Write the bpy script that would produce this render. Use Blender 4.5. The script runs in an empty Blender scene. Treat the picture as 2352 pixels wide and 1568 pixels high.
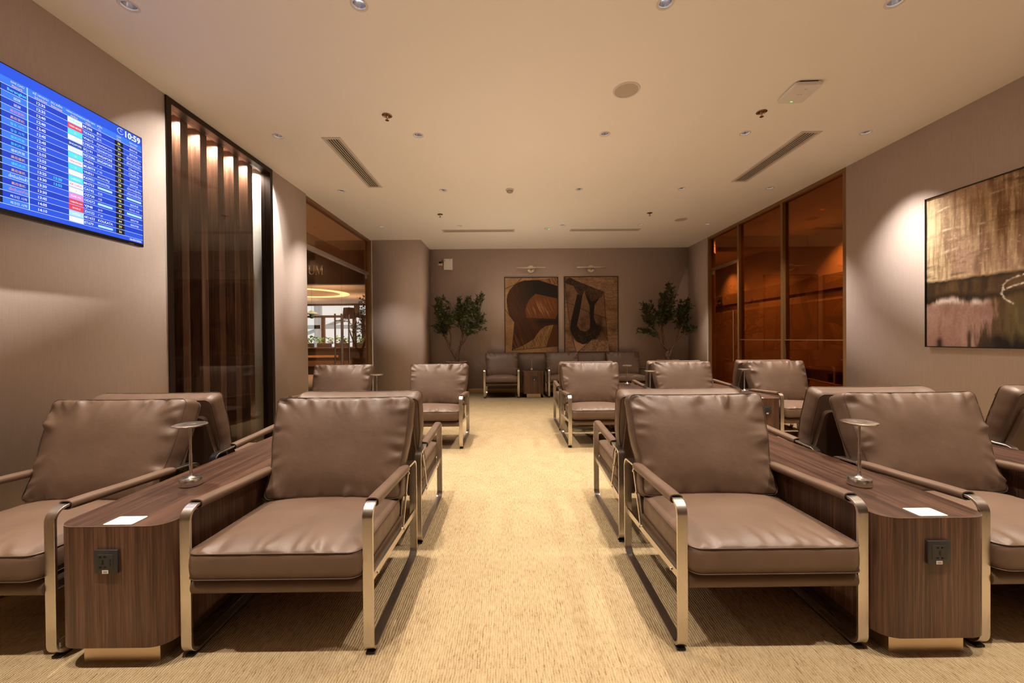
import bpy, bmesh, math, random
import numpy as np
from mathutils import Vector, Matrix
PI = math.pi
S = bpy.context.scene
COL = S.collection
rnd = random.Random(7)

# ------------------------------------------------------------------ mesh builder
class MB:
    def __init__(s):
        s.v, s.f, s.m = [], [], []
    def add(s, verts, faces, mi=0):
        o = len(s.v)
        s.v += [tuple(map(float, p)) for p in verts]
        s.f += [tuple(i + o for i in f) for f in faces]
        s.m += [mi] * len(faces)
        return s
    def box(s, a, b, bev=0, seg=2, mi=0, mat=None):
        a, b = Vector(a), Vector(b)
        bm = bmesh.new()
        bmesh.ops.create_cube(bm, size=1)
        for v in bm.verts:
            v.co = Vector(((a.x + b.x) / 2 + v.co.x * (b.x - a.x), (a.y + b.y) / 2 + v.co.y * (b.y - a.y), (a.z + b.z) / 2 + v.co.z * (b.z - a.z)))
        if bev:
            bmesh.ops.bevel(bm, geom=bm.edges[:], offset=bev, segments=seg, profile=0.5, affect='EDGES')
        return s.bm(bm, mi, mat)
    def bm(s, bm, mi=0, mat=None):
        bm.verts.index_update()
        vs = [(mat @ v.co if mat else v.co)[:] for v in bm.verts]
        fs = [[v.index for v in f.verts] for f in bm.faces]
        bm.free()
        return s.add(vs, fs, mi)
    def tube(s, path, r, n=8, mi=0, closed=False, caps=True, flat=None):
        P = [Vector(p) for p in path]
        k = len(P)
        R = r if hasattr(r, '__len__') else [r] * k
        vs, up = [], None
        for i in range(k):
            if closed: t = P[(i + 1) % k] - P[i - 1]
            else: t = P[min(i + 1, k - 1)] - P[max(i - 1, 0)]
            t.normalize()
            if up is None:
                up = Vector((0, 0, 1)) if abs(t.z) < .9 else Vector((1, 0, 0))
            x = t.cross(up)
            if x.length < 1e-6: x = t.orthogonal()
            x.normalize(); y = x.cross(t); y.normalize(); up = y
            for j in range(n):
                a = 2 * PI * j / n
                vs.append(P[i] + (x * math.cos(a) * (flat[0] if flat else 1) + y * math.sin(a) * (flat[1] if flat else 1)) * R[i])
        fs = []
        for i in range(k if closed else k - 1):
            i2 = (i + 1) % k
            for j in range(n):
                j2 = (j + 1) % n
                fs.append((i * n + j, i * n + j2, i2 * n + j2, i2 * n + j))
        if caps and not closed:
            fs.append(tuple(range(n))[::-1]); fs.append(tuple((k - 1) * n + j for j in range(n)))
        return s.add(vs, fs, mi)
    def lathe(s, prof, n=32, c=(0, 0, 0), mi=0):
        vs, fs = [], []
        for r, z in prof:
            for j in range(n):
                a = 2 * PI * j / n
                vs.append((c[0] + r * math.cos(a), c[1] + r * math.sin(a), c[2] + z))
        for i in range(len(prof) - 1):
            for j in range(n):
                j2 = (j + 1) % n
                fs.append((i * n + j, i * n + j2, (i + 1) * n + j2, (i + 1) * n + j))
        if prof[0][0] > 1e-5: fs.append(tuple(range(n))[::-1])
        if prof[-1][0] > 1e-5: fs.append(tuple((len(prof) - 1) * n + j for j in range(n)))
        return s.add(vs, fs, mi)
    def prism(s, poly, z0, z1, fn=None, mi=0):
        """poly: 2-D outline counter-clockwise; extruded from z0 to z1; fn maps (a,b,c) to world"""
        n = len(poly)
        fn = fn or (lambda a, b, c: (a, b, c))
        vs = [fn(a, b, z0) for a, b in poly] + [fn(a, b, z1) for a, b in poly]
        fs = [tuple(range(n))[::-1], tuple(range(n, 2 * n))]
        fs += [(i, (i + 1) % n, n + (i + 1) % n, n + i) for i in range(n)]
        return s.add(vs, fs, mi)
    def mesh(s, name, mats, sharp=35):
        me = bpy.data.meshes.new(name)
        me.from_pydata(s.v, [], s.f)
        for m in (mats if isinstance(mats, (list, tuple)) else [mats]): me.materials.append(m)
        me.polygons.foreach_set('material_index', s.m)
        bm = bmesh.new(); bm.from_mesh(me)
        bmesh.ops.recalc_face_normals(bm, faces=bm.faces)
        bm.to_mesh(me); bm.free()
        me.shade_smooth()
        if sharp is not None: me.set_sharp_from_angle(angle=math.radians(sharp))
        return me

def link(name, me, parent=None, loc=None):
    o = bpy.data.objects.new(name, me); COL.objects.link(o)
    if parent is not None: o.parent = parent
    if loc: o.location = loc
    return o
def obj(name, mb, mats, parent=None, sharp=35, loc=None):
    return link(name, mb.mesh(name, mats, sharp), parent, loc)
def tag(o, label=None, cat=None, group=None, kind=None):
    for k, v in (('label', label), ('category', cat), ('group', group), ('kind', kind)):
        if v: o[k] = v
    return o
def thing(name, label, cat, loc=(0, 0, 0), rz=0, group=None):
    o = bpy.data.objects.new(name, None); COL.objects.link(o)
    o.empty_display_size = .1
    o.location = loc; o.rotation_euler = (0, 0, rz)
    return tag(o, label, cat, group)
def struct(name, mb, mats, sharp=35, label=None):
    return tag(obj(name, mb, mats, None, sharp), label, None, None, 'structure')
def dup(root, loc, rz, label, meshes=None):
    """copy of a thing with copies of its parts and sub-parts"""
    r = root.copy(); COL.objects.link(r); r.location = loc; r.rotation_euler = (0, 0, rz); r['label'] = label
    for ch in list(root.children):
        c = ch.copy(); COL.objects.link(c); c.parent = r
        if meshes and ch.name.split('.')[0] in meshes: c.data = meshes[ch.name.split('.')[0]]
        for g in ch.children:
            d = g.copy(); COL.objects.link(d); d.parent = c
    return r

# ------------------------------------------------------------------ materials
def newmat(name):
    m = bpy.data.materials.new(name); m.use_nodes = True
    nt = m.node_tree
    return m, nt, nt.nodes['Principled BSDF']
def N(nt, t, **kw):
    n = nt.nodes.new(t)
    for k, v in kw.items():
        if k in ('operation', 'blend_type', 'data_type', 'noise_dimensions', 'wave_type', 'bands_direction', 'attribute_name', 'feature', 'noise_type', 'distance'): setattr(n, k, v)
        else: n.inputs[k].default_value = v
    return n
def L(nt, a, b): nt.links.new(a, b)
def plain(name, col, rough=.5, metal=0, spec=.5, **kw):
    m, nt, b = newmat(name)
    b.inputs['Base Color'].default_value = (*col, 1); b.inputs['Roughness'].default_value = rough
    b.inputs['Metallic'].default_value = metal; b.inputs['Specular IOR Level'].default_value = spec
    for k, v in kw.items(): b.inputs[k].default_value = v
    return m
def emit(name, col, s=1.0):
    m, nt, b = newmat(name)
    b.inputs['Base Color'].default_value = (0, 0, 0, 1); b.inputs['Emission Color'].default_value = (*col, 1)
    b.inputs['Emission Strength'].default_value = s; b.inputs['Roughness'].default_value = .35; b.inputs['Specular IOR Level'].default_value = .2
    return m
def srgb(r, g, b):
    f = lambda c: (c / 255 / 12.92) if c / 255 <= .04045 else ((c / 255 + .055) / 1.055) ** 2.4
    return (f(r), f(g), f(b))
def ramp(nt, stops):
    r = nt.nodes.new('ShaderNodeValToRGB'); e = r.color_ramp.elements
    while len(e) < len(stops): e.new(.5)
    for i, (p, c) in enumerate(stops): e[i].position = p; e[i].color = (*c, 1)
    return r
def coords(nt, scale=(1, 1, 1), kind='Object'):
    tc = nt.nodes.new('ShaderNodeTexCoord'); mp = nt.nodes.new('ShaderNodeMapping')
    mp.inputs['Scale'].default_value = scale
    L(nt, tc.outputs[kind], mp.inputs['Vector']); return mp
def bump(nt, b, h, strength, dist):
    n = N(nt, 'ShaderNodeBump', Strength=strength, Distance=dist)
    L(nt, h, n.inputs['Height']); L(nt, n.outputs['Normal'], b.inputs['Normal']); return n

def fabric_wall(name, c0, c1):
    m, nt, b = newmat(name)
    mp = coords(nt, (420, 420, 6))
    n = N(nt, 'ShaderNodeTexNoise', Scale=1.0, Detail=2.0, Roughness=.6); L(nt, mp.outputs[0], n.inputs['Vector'])
    mp2 = coords(nt, (40, 40, 240))
    n2 = N(nt, 'ShaderNodeTexNoise', Scale=1.0, Detail=1.0); L(nt, mp2.outputs[0], n2.inputs['Vector'])
    mx = N(nt, 'ShaderNodeMath', operation='MULTIPLY_ADD'); mx.inputs[1].default_value = .3
    L(nt, n2.outputs[0], mx.inputs[0]); L(nt, n.outputs[0], mx.inputs[2])
    r = ramp(nt, [(.30, c0), (1.0, c1)]); L(nt, mx.outputs[0], r.inputs[0]); L(nt, r.outputs[0], b.inputs['Base Color'])
    b.inputs['Roughness'].default_value = .8; b.inputs['Specular IOR Level'].default_value = .25
    bump(nt, b, mx.outputs[0], .25, .001)
    return m
M_WALL = fabric_wall('wall_fabric', (.58, .475, .44), (.70, .60, .565))
M_CEIL = plain('ceiling_paint', (.88, .84, .79), .75, spec=.2)
M_WHITE = plain('white_plastic', (.75, .72, .68), .45)

def leather():
    m, nt, b = newmat('leather')
    mp = coords(nt, (1, 1, 1))
    n = N(nt, 'ShaderNodeTexNoise', Scale=6.0, Detail=3.0); L(nt, mp.outputs[0], n.inputs['Vector'])
    r = ramp(nt, [(.3, (.116, .069, .044)), (.7, (.142, .085, .054))]); L(nt, n.outputs[0], r.inputs[0]); L(nt, r.outputs[0], b.inputs['Base Color'])
    v = N(nt, 'ShaderNodeTexVoronoi', Scale=420.0); L(nt, mp.outputs[0], v.inputs['Vector'])
    b.inputs['Roughness'].default_value = .45; b.inputs['Specular IOR Level'].default_value = .5
    n3 = N(nt, 'ShaderNodeTexNoise', Scale=22.0, Detail=2.0); L(nt, mp.outputs[0], n3.inputs['Vector'])
    ad = N(nt, 'ShaderNodeMath', operation='MULTIPLY_ADD'); ad.inputs[1].default_value = 9.0
    L(nt, n3.outputs[0], ad.inputs[0]); L(nt, v.outputs['Distance'], ad.inputs[2])
    bump(nt, b, ad.outputs[0], .22, .0006)
    return m
M_LEATHER = leather()
M_PIPING = plain('leather_piping', (.085, .050, .032), .5)
M_DARK = plain('black_rubber', (.012, .011, .010), .6)

def steel(name, col, rough, axis_scale):
    m, nt, b = newmat(name)
    b.inputs['Base Color'].default_value = (*col, 1); b.inputs['Metallic'].default_value = 1
    mp = coords(nt, axis_scale)
    n = N(nt, 'ShaderNodeTexNoise', Scale=1.0, Detail=2.0); L(nt, mp.outputs[0], n.inputs['Vector'])
    mr = N(nt, 'ShaderNodeMapRange'); mr.inputs[3].default_value = rough - .03; mr.inputs[4].default_value = rough + .04
    L(nt, n.outputs[0], mr.inputs[0]); L(nt, mr.outputs[0], b.inputs['Roughness'])
    return m
M_STEEL = steel('brushed_steel', (.64, .59, .53), .28, (900, 12, 12))
M_LAMP = plain('lamp_nickel', (.72, .68, .61), .25, 1)
M_BRASS = steel('brushed_brass', (.74, .60, .43), .34, (10, 10, 600))
M_BRONZE = plain('bronze_frame', (.24, .125, .05), .38, .35)
M_DKBRONZE = plain('dark_bronze_frame', (.035, .022, .016), .4, .6)
M_CHROME = plain('chrome', (.75, .74, .72), .12, 1)

def walnut(name, axis, bright=1.0):
    m, nt, b = newmat(name)
    sc = {'z': (1, 1, .018), 'y': (1, .018, 1), 'x': (.018, 1, 1)}[axis]
    mp = coords(nt, sc)
    oi = nt.nodes.new('ShaderNodeObjectInfo')
    add = N(nt, 'ShaderNodeVectorMath', operation='ADD')
    sm = N(nt, 'ShaderNodeMath', operation='MULTIPLY'); sm.inputs[1].default_value = 7.0
    L(nt, oi.outputs['Random'], sm.inputs[0]); L(nt, mp.outputs[0], add.inputs[0]); L(nt, sm.outputs[0], add.inputs[1])
    n1 = N(nt, 'ShaderNodeTexNoise', Scale=17.0, Detail=3.0, Distortion=.6); L(nt, add.outputs[0], n1.inputs['Vector'])
    n2 = N(nt, 'ShaderNodeTexNoise', Scale=95.0, Detail=3.0, Roughness=.65); L(nt, add.outputs[0], n2.inputs['Vector'])
    n3 = N(nt, 'ShaderNodeTexNoise', Scale=340.0, Detail=1.0); L(nt, add.outputs[0], n3.inputs['Vector'])
    a = N(nt, 'ShaderNodeMath', operation='MULTIPLY_ADD'); a.inputs[1].default_value = 1.25
    L(nt, n2.outputs[0], a.inputs[0]); L(nt, n1.outputs[0], a.inputs[2])
    a2 = N(nt, 'ShaderNodeMath', operation='MULTIPLY_ADD'); a2.inputs[1].default_value = .7
    L(nt, n3.outputs[0], a2.inputs[0]); L(nt, a.outputs[0], a2.inputs[2])
    k = bright
    r = ramp(nt, [(.20, (.040 * k, .017 * k, .010 * k)), (.45, (.074 * k, .032 * k, .018 * k)), (.62, (.118 * k, .053 * k, .030 * k)), (.90, (.18 * k, .088 * k, .050 * k))])
    sc2 = N(nt, 'ShaderNodeMapRange'); sc2.inputs[1].default_value = .95; sc2.inputs[2].default_value = 1.98
    L(nt, a2.outputs[0], sc2.inputs[0]); L(nt, sc2.outputs[0], r.inputs[0]); L(nt, r.outputs[0], b.inputs['Base Color'])
    b.inputs['Roughness'].default_value = .38
    bump(nt, b, n3.outputs[0], .08, .0005)
    return m
M_WAL_Z = walnut('walnut_upright', 'z', .98)
M_WAL_Y = walnut('walnut_top', 'y', .66)

def carpet():
    m, nt, b = newmat('loop_carpet')
    tc = nt.nodes.new('ShaderNodeTexCoord')
    sp = nt.nodes.new('ShaderNodeSeparateXYZ'); L(nt, tc.outputs['Object'], sp.inputs[0])
    # half-metre tiles: ribs shift from tile to tile
    def tile(o):
        d = N(nt, 'ShaderNodeMath', operation='MULTIPLY'); d.inputs[1].default_value = 2.0; L(nt, o, d.inputs[0])
        f = N(nt, 'ShaderNodeMath', operation='FLOOR'); L(nt, d.outputs[0], f.inputs[0]); return f
    tx, ty = tile(sp.outputs['X']), tile(sp.outputs['Y'])
    cb = nt.nodes.new('ShaderNodeCombineXYZ'); L(nt, tx.outputs[0], cb.inputs[0]); L(nt, ty.outputs[0], cb.inputs[1])
    wn = nt.nodes.new('ShaderNodeTexWhiteNoise'); L(nt, cb.outputs[0], wn.inputs['Vector'])
    off = N(nt, 'ShaderNodeVectorMath', operation='MULTIPLY_ADD'); off.inputs[1].default_value = (3, 3, 0)
    L(nt, wn.outputs['Color'], off.inputs[0]); L(nt, tc.outputs['Object'], off.inputs[2])
    def nz(sx, sy, det, rough=.5, dist=0):
        mp = nt.nodes.new('ShaderNodeMapping'); mp.inputs['Scale'].default_value = (sx, sy, 1); L(nt, off.outputs[0], mp.inputs['Vector'])
        n = N(nt, 'ShaderNodeTexNoise', Scale=1.0, Detail=det, Roughness=rough, Distortion=dist); L(nt, mp.outputs[0], n.inputs['Vector']); return n
    wob = nz(14, 9, 2)
    wx = N(nt, 'ShaderNodeMath', operation='MULTIPLY'); wx.inputs[1].default_value = .016; L(nt, wob.outputs[0], wx.inputs[0])
    sx = nt.nodes.new('ShaderNodeSeparateXYZ'); L(nt, off.outputs[0], sx.inputs[0])
    ax = N(nt, 'ShaderNodeMath', operation='ADD'); L(nt, sx.outputs[0], ax.inputs[0]); L(nt, wx.outputs[0], ax.inputs[1])
    fr = N(nt, 'ShaderNodeMath', operation='MULTIPLY'); fr.inputs[1].default_value = 2 * PI / .0105; L(nt, ax.outputs[0], fr.inputs[0])
    sn = N(nt, 'ShaderNodeMath', operation='SINE'); L(nt, fr.outputs[0], sn.inputs[0])
    streak = nz(105, 24, 3, .65); fine = nz(300, 190, 2, .75); patch = nz(7, 4, 2)
    c = N(nt, 'ShaderNodeMath', operation='MULTIPLY_ADD'); c.inputs[1].default_value = .075; L(nt, sn.outputs[0], c.inputs[0]); L(nt, streak.outputs[0], c.inputs[2])
    c2 = N(nt, 'ShaderNodeMath', operation='MULTIPLY_ADD'); c2.inputs[1].default_value = .75; L(nt, fine.outputs[0], c2.inputs[0]); L(nt, c.outputs[0], c2.inputs[2])
    c3 = N(nt, 'ShaderNodeMath', operation='MULTIPLY_ADD'); c3.inputs[1].default_value = .25; L(nt, patch.outputs[0], c3.inputs[0]); L(nt, c2.outputs[0], c3.inputs[2])
    mr = N(nt, 'ShaderNodeMapRange'); mr.inputs[1].default_value = .62; mr.inputs[2].default_value = 1.36; L(nt, c3.outputs[0], mr.inputs[0])
    r = ramp(nt, [(.10, (.17, .105, .048)), (.27, (.335, .232, .120)), (.50, (.440, .322, .180)), (.92, (.515, .400, .245))])
    L(nt, mr.outputs[0], r.inputs[0]); L(nt, r.outputs[0], b.inputs['Base Color'])
    b.inputs['Roughness'].default_value = .95; b.inputs['Specular IOR Level'].default_value = .05
    h = N(nt, 'ShaderNodeMath', operation='MULTIPLY_ADD'); h.inputs[1].default_value = .5; L(nt, sn.outputs[0], h.inputs[0]); L(nt, c2.outputs[0], h.inputs[2])
    bump(nt, b, h.outputs[0], .6, .003)
    return m
M_CARPET = carpet()

def glass(name, tint, refl, base, ior=1.5):
    m = bpy.data.materials.new(name); m.use_nodes = True; nt = m.node_tree; nt.nodes.clear()
    out = nt.nodes.new('ShaderNodeOutputMaterial')
    t = nt.nodes.new('ShaderNodeBsdfTransparent'); t.inputs[0].default_value = (*tint, 1)
    g = nt.nodes.new('ShaderNodeBsdfGlossy'); g.inputs['Roughness'].default_value = 0.0; g.inputs[0].default_value = (*refl, 1)
    f = nt.nodes.new('ShaderNodeLayerWeight')
    pw = N(nt, 'ShaderNodeMath', operation='POWER'); pw.inputs[1].default_value = 4.5; L(nt, f.outputs['Facing'], pw.inputs[0])
    a = N(nt, 'ShaderNodeMath', operation='MULTIPLY_ADD'); a.use_clamp = True; a.inputs[1].default_value = .9; a.inputs[2].default_value = base; L(nt, pw.outputs[0], a.inputs[0])
    mx = nt.nodes.new('ShaderNodeMixShader'); L(nt, a.outputs[0], mx.inputs[0]); L(nt, t.outputs[0], mx.inputs[1]); L(nt, g.outputs[0], mx.inputs[2])
    L(nt, mx.outputs[0], out.inputs[0])
    return m
M_GLASS_CLEAR = glass('showcase_glass', (.93, .93, .92), (.85, .80, .75), .035)
M_GLASS_DOOR = glass('entrance_glass', (.96, .92, .87), (.95, .62, .42), .045)
M_GLASS_OVER = glass('transom_glass', (.90, .80, .70), (.95, .54, .31), .15)
M_GLASS_AMBER = glass('amber_glass', (.64, .37, .17), (.90, .48, .24), .17)

def vcol(name, rough=.6, bmp=0):
    m, nt, b = newmat(name)
    a = nt.nodes.new('ShaderNodeAttribute'); a.attribute_name = 'paint'
    L(nt, a.outputs['Color'], b.inputs['Base Color']); b.inputs['Roughness'].default_value = rough
    if bmp:
        mp = coords(nt, (60, 60, 9))
        n = N(nt, 'ShaderNodeTexNoise', Scale=1.5, Detail=5.0, Roughness=.7); L(nt, mp.outputs[0], n.inputs['Vector'])
        bump(nt, b, n.outputs[0], bmp, .004)
    return m

# ------------------------------------------------------------------ numbers of the room
XL, XR, YB, YP, H = -2.86, 4.12, 9.17, 8.28, 3.31
YR = -2.6
SHOW0, SHOW1 = 3.345, 4.83       # showcase in the left wall
DOOR0 = 5.64                     # glazed entrance from here to the pillar
GR0, GR1 = 4.865, 8.264          # amber glazing in the right wall
LX = [-2.32, -.91, .975, 2.40, 3.63]
LY = [.90, 2.47, 4.045, 5.54, 7.29]

# floor
struct('floor', MB().box((-3.75, YR, -.1), (XR + .14, YB, 0)), M_CARPET, None)
# ceiling with a square opening over every downlight
def ceiling():
    hw = .036
    holes = [(x, y) for x in LX for y in LY[1:]]
    xs = sorted({XL - 1.0, XR + .1} | {x + d for x in LX for d in (-hw, hw)})
    ys = sorted({YR, YB} | {y + d for y in LY[1:] for d in (-hw, hw)})
    mb = MB()
    idx = {}
    for i, x in enumerate(xs):
        for j, y in enumerate(ys):
            idx[i, j] = len(mb.v); mb.v.append((x, y, H))
    for i in range(len(xs) - 1):
        for j in range(len(ys) - 1):
            cx, cy = (xs[i] + xs[i + 1]) / 2, (ys[j] + ys[j + 1]) / 2
            if any(abs(cx - a) < .01 and abs(cy - b) < .01 for a, b in holes): continue
            mb.f.append((idx[i, j], idx[i, j + 1], idx[i + 1, j + 1], idx[i + 1, j])); mb.m.append(0)
    mb.box((XL - 1, YR, H + .13), (XR + .1, YB, H + .2))
    me = mb.mesh('ceiling', M_CEIL, None)
    return tag(link('ceiling', me), None, None, None, 'structure')
ceiling()
# walls
T = .16
struct('wall_left', MB().box((XL - T, YR, 0), (XL, SHOW0, H)), M_WALL, None)
struct('wall_left', MB().box((XL - T, SHOW1, 0), (XL, DOOR0, H)), M_WALL, None)
struct('wall_pillar', MB().box((XL - .14, YP, 0), (-1.835, YB, H)), M_WALL, None)
struct('wall_back', MB().box((-1.835, YB, 0), (XR + .2, YB + .15, H)), M_WALL, None)
struct('wall_right', MB().box((XR, YR, 0), (XR + T, GR0, H)), M_WALL, None)
struct('wall_right', MB().box((XR - .01, GR1 + .01, 0), (XR + T, YB, H)), M_WALL, None)
struct('wall_rear', MB().box((XL - T, YR - .15, 0), (XR + T, YR, H)), M_WALL, None)
struct('baseboard_back', MB().box((-1.835, YB - .014, 0), (XR - .01, YB, .10), .003, 1), plain('brass_skirting', (.42, .28, .13), .35, .7))
struct('baseboard_right', MB().box((XR - .014, YR, 0), (XR, GR0, .10), .003, 1), bpy.data.materials['brass_skirting'])
struct('baseboard_left', MB().box((XL, YR, 0), (XL + .014, SHOW0, .10), .003, 1), bpy.data.materials['brass_skirting'])

# ------------------------------------------------------------------ showcase of upright walnut fins behind glass (left wall)
def frame_yz(mb, x0, x1, y0, y1, z0, z1, w, bottom=True):
    mb.box((x0, y0, z0), (x1, y0 + w, z1)); mb.box((x0, y1 - w, z0), (x1, y1, z1)); mb.box((x0, y0 + w, z1 - w), (x1, y1 - w, z1))
    if bottom: mb.box((x0, y0 + w, z0), (x1, y1 - w, z0 + w))
    return mb
NX = -3.52
struct('trim_1', frame_yz(MB(), XL - .10, XL + .012, SHOW0, SHOW1, 0, H - .005, .05), M_DKBRONZE, label='dark bronze frame round the fin showcase')
tag(obj('window_1', MB().box((XL - .06, SHOW0 + .05, .05), (XL - .048, SHOW1 - .05, H - .055)), M_GLASS_CLEAR), None, None, None, 'structure')
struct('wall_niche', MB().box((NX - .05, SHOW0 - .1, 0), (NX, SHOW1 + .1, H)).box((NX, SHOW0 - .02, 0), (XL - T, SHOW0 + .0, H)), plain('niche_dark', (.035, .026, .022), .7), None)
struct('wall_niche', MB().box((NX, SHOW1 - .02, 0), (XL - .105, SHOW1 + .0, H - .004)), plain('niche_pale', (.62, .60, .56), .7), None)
M_FIN = walnut('walnut_fin', 'z', 1.0)
fy = [3.42 + .232 * i for i in range(6)]
for i, y in enumerate(fy):
    o = tag(obj('wood_fin', MB().box((NX + .004, y, .001), (-2.985, y + .085, H - .004), .003, 1), M_FIN),
            None, 'fin', 'upright walnut fins behind the showcase glass')
    o['label'] = ['first walnut fin behind the showcase glass, at the flight screen end',
                  'second walnut fin behind the showcase glass counted from the screen end',
                  'third walnut fin behind the showcase glass counted from the screen end',
                  'fourth walnut fin behind the showcase glass counted from the screen end',
                  'fifth walnut fin behind the showcase glass counted from the screen end',
                  'sixth walnut fin behind the showcase glass, closest to the entrance doors'][i]

# ------------------------------------------------------------------ entrance doors (left) and amber glazing (right)
GX = XL - .075
mb = MB()
mb.box((GX - .04, DOOR0, 0), (GX + .04, DOOR0 + .035, H)); mb.box((GX - .04, YP - .05, 0), (GX + .04, YP, H)); mb.box((GX - .05, DOOR0 + .035, H - .045), (GX + .05, YP - .05, H))
struct('trim_2', mb, M_BRONZE, label='bronze frame of the glazed entrance')
struct('trim_3', MB().box((GX - .035, DOOR0 + .035, 2.575), (GX + .035, YP - .05, 2.635), .004, 1), M_STEEL, label='steel transom bar above the glass entrance doors')
tag(obj('window_2', MB().box((GX - .006, DOOR0 + .03, 2.635), (GX + .006, YP - .045, H - .045)), M_GLASS_OVER), None, None, None, 'structure')
def pull_bar(x, y, z0, z1, s):
    mb = MB()
    mb.tube([(x, y, z0), (x, y, z1)], .014, 12)
    for z in (z0 + .12, z1 - .12): mb.tube([(x, y, z), (x - s, y, z)], .009, 10)
    return mb
YM = 6.97
for i, (a, b, hy) in enumerate(((DOOR0 + .04, YM - .003, 6.82), (YM + .003, YP - .055, 7.13))):
    d = tag(obj('door_%d' % (i + 1), MB().box((GX - .006, a, .01), (GX + .006, b, 2.572)), M_GLASS_DOOR), None, None, None, 'structure')
    obj('handle', pull_bar(GX + .055, hy, .72, 1.70, .05), M_STEEL, d); obj('handle', pull_bar(GX - .055, hy, .72, 1.70, -.05), M_STEEL, d)
    hb = b if i else a
    obj('hinge', MB().box((GX - .016, hb - .07 if i else hb, 2.50), (GX + .016, hb if i else hb + .07, 2.572)), M_STEEL, d)
RX = XR + .05
mb = MB()
for y0, y1 in ((GR0, GR0 + .05), (6.00, 6.05), (7.155, 7.205), (GR1 - .05, GR1)): mb.box((RX - .05, y0, 0), (RX + .05, y1, H - .05))
mb.box((RX - .05, GR0, H - .05), (RX + .05, GR1, H))
mb.box((RX - .03, GR0 + .05, 1.185), (RX - .018, 7.155, 1.20))
struct('trim_4', mb, M_BRONZE, label='bronze frame of the amber glass partition')
for i, (a, b) in enumerate(((GR0 + .05, 6.0), (6.05, 7.155))):
    tag(obj('window_%d' % (i + 3), MB().box((RX - .006, a, .0), (RX + .006, b, H - .05)), M_GLASS_AMBER), None, None, None, 'structure')
tag(obj('window_5', MB().box((RX - .006, 7.205, 2.655), (RX + .006, GR1 - .05, H - .05)), M_GLASS_AMBER), None, None, None, 'structure')
struct('trim_5', MB().box((RX - .03, 7.205, 2.605), (RX + .03, GR1 - .05, 2.655), .003, 1), M_BRONZE, label='bronze transom above the amber glass door')
d = tag(obj('door_3', MB().box((RX - .006, 7.21, .01), (RX + .006, GR1 - .055, 2.60)), M_GLASS_AMBER), None, None, None, 'structure')
obj('handle', pull_bar(RX - .06, 7.31, .80, 1.73, -.055), M_BRONZE, d)
obj('hinge', MB().box((RX - .016, GR1 - .14, 2.52), (RX + .016, GR1 - .055, 2.60)), M_STEEL, d)

M_ANGLE = plain('pale_angle', (.66, .58, .48), .4)
struct('trim_9', MB().box((XL - .006, YP - .006, 0), (XL + .012, YP, H)), M_ANGLE)
struct('trim_10', MB().box((XR - .022, GR1 + .004, 0), (XR - .004, GR1 + .0098, H)), M_ANGLE)
# meeting room behind the amber glass
MX, MY0, MY1 = 6.15, 4.3, 13.0
M_MEET = plain('meeting_wall', (.48, .36, .26), .7)
M_BAND = plain('meeting_band', (.40, .29, .20), .55)
struct('wall_meeting', MB().box((MX, MY0, 0), (MX + .1, MY1, H)), M_MEET, None)
struct('wall_meeting', MB().box((XR + T, MY0 - .1, 0), (MX, MY0, H)).box((XR + .2, MY1, 0), (MX, MY1 + .1, H)).box((XR + .2, YB + .15, 0), (XR + .3, MY1, H)), M_MEET, None)
struct('trim_6', MB().box((MX - .05, MY0, 2.14), (MX, MY1, 2.43), .004, 1), M_BAND, label='upper wood band on the meeting room wall')
struct('trim_7', MB().box((MX - .05, MY0, 0), (MX, MY1, 1.94), .004, 1), M_BAND, label='lower wood panelling on the meeting room wall')
struct('ceiling_meeting', MB().box((XR + .1, MY0, H), (MX + .1, MY1, H + .1)), M_CEIL, None)
struct('beam', MB().box((XR + T, 8.16, 3.06), (MX - .05, 8.5, H)), M_BAND, None)
struct('floor_meeting', MB().box((XR + .14, MY0, -.1), (MX + .1, MY1, 0)), plain('meeting_floor', (.42, .26, .13), .5), None)
t = thing('meeting_table', 'brown meeting table with dark splayed legs behind the amber glass', 'table', (5.05, 5.75, 0))
obj('table_top', MB().box((-.40, -.75, .70), (.40, .75, .74), .01, 2).box((-.36, -.70, .56), (.36, .70, .70)), M_WAL_Y, t)
for sx in (-1, 1):
    for sy in (-1, 1):
        obj('leg', MB().tube([(sx * .30, sy * .58, .57), (sx * .36, sy * .68, 0)], [.026, .016], 10), M_DARK, t)
t = thing('socket_plate', 'small black switch plate with pale symbols on the meeting room panelling', 'switch', (MX - .05, 11.55, 2.28))
obj('plate', MB().box((-.012, -.13, -.12), (0, .13, .12), .004, 1), M_DARK, t)
for (yy, zz, ang) in ((.06, .05, .6), (-.05, .05, -.6), (.05, -.06, 0), (0, -.06, 0), (-.05, -.06, 0)):
    mk = MB().box((-.014, yy - .008, zz - .026), (-.012, yy + .008, zz + .026), mat=Matrix.Translation((0, yy, zz)) @ Matrix.Rotation(ang, 4, 'X') @ Matrix.Translation((0, -yy, -zz)))
    obj('switch_mark', mk, M_WHITE, t)

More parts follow.
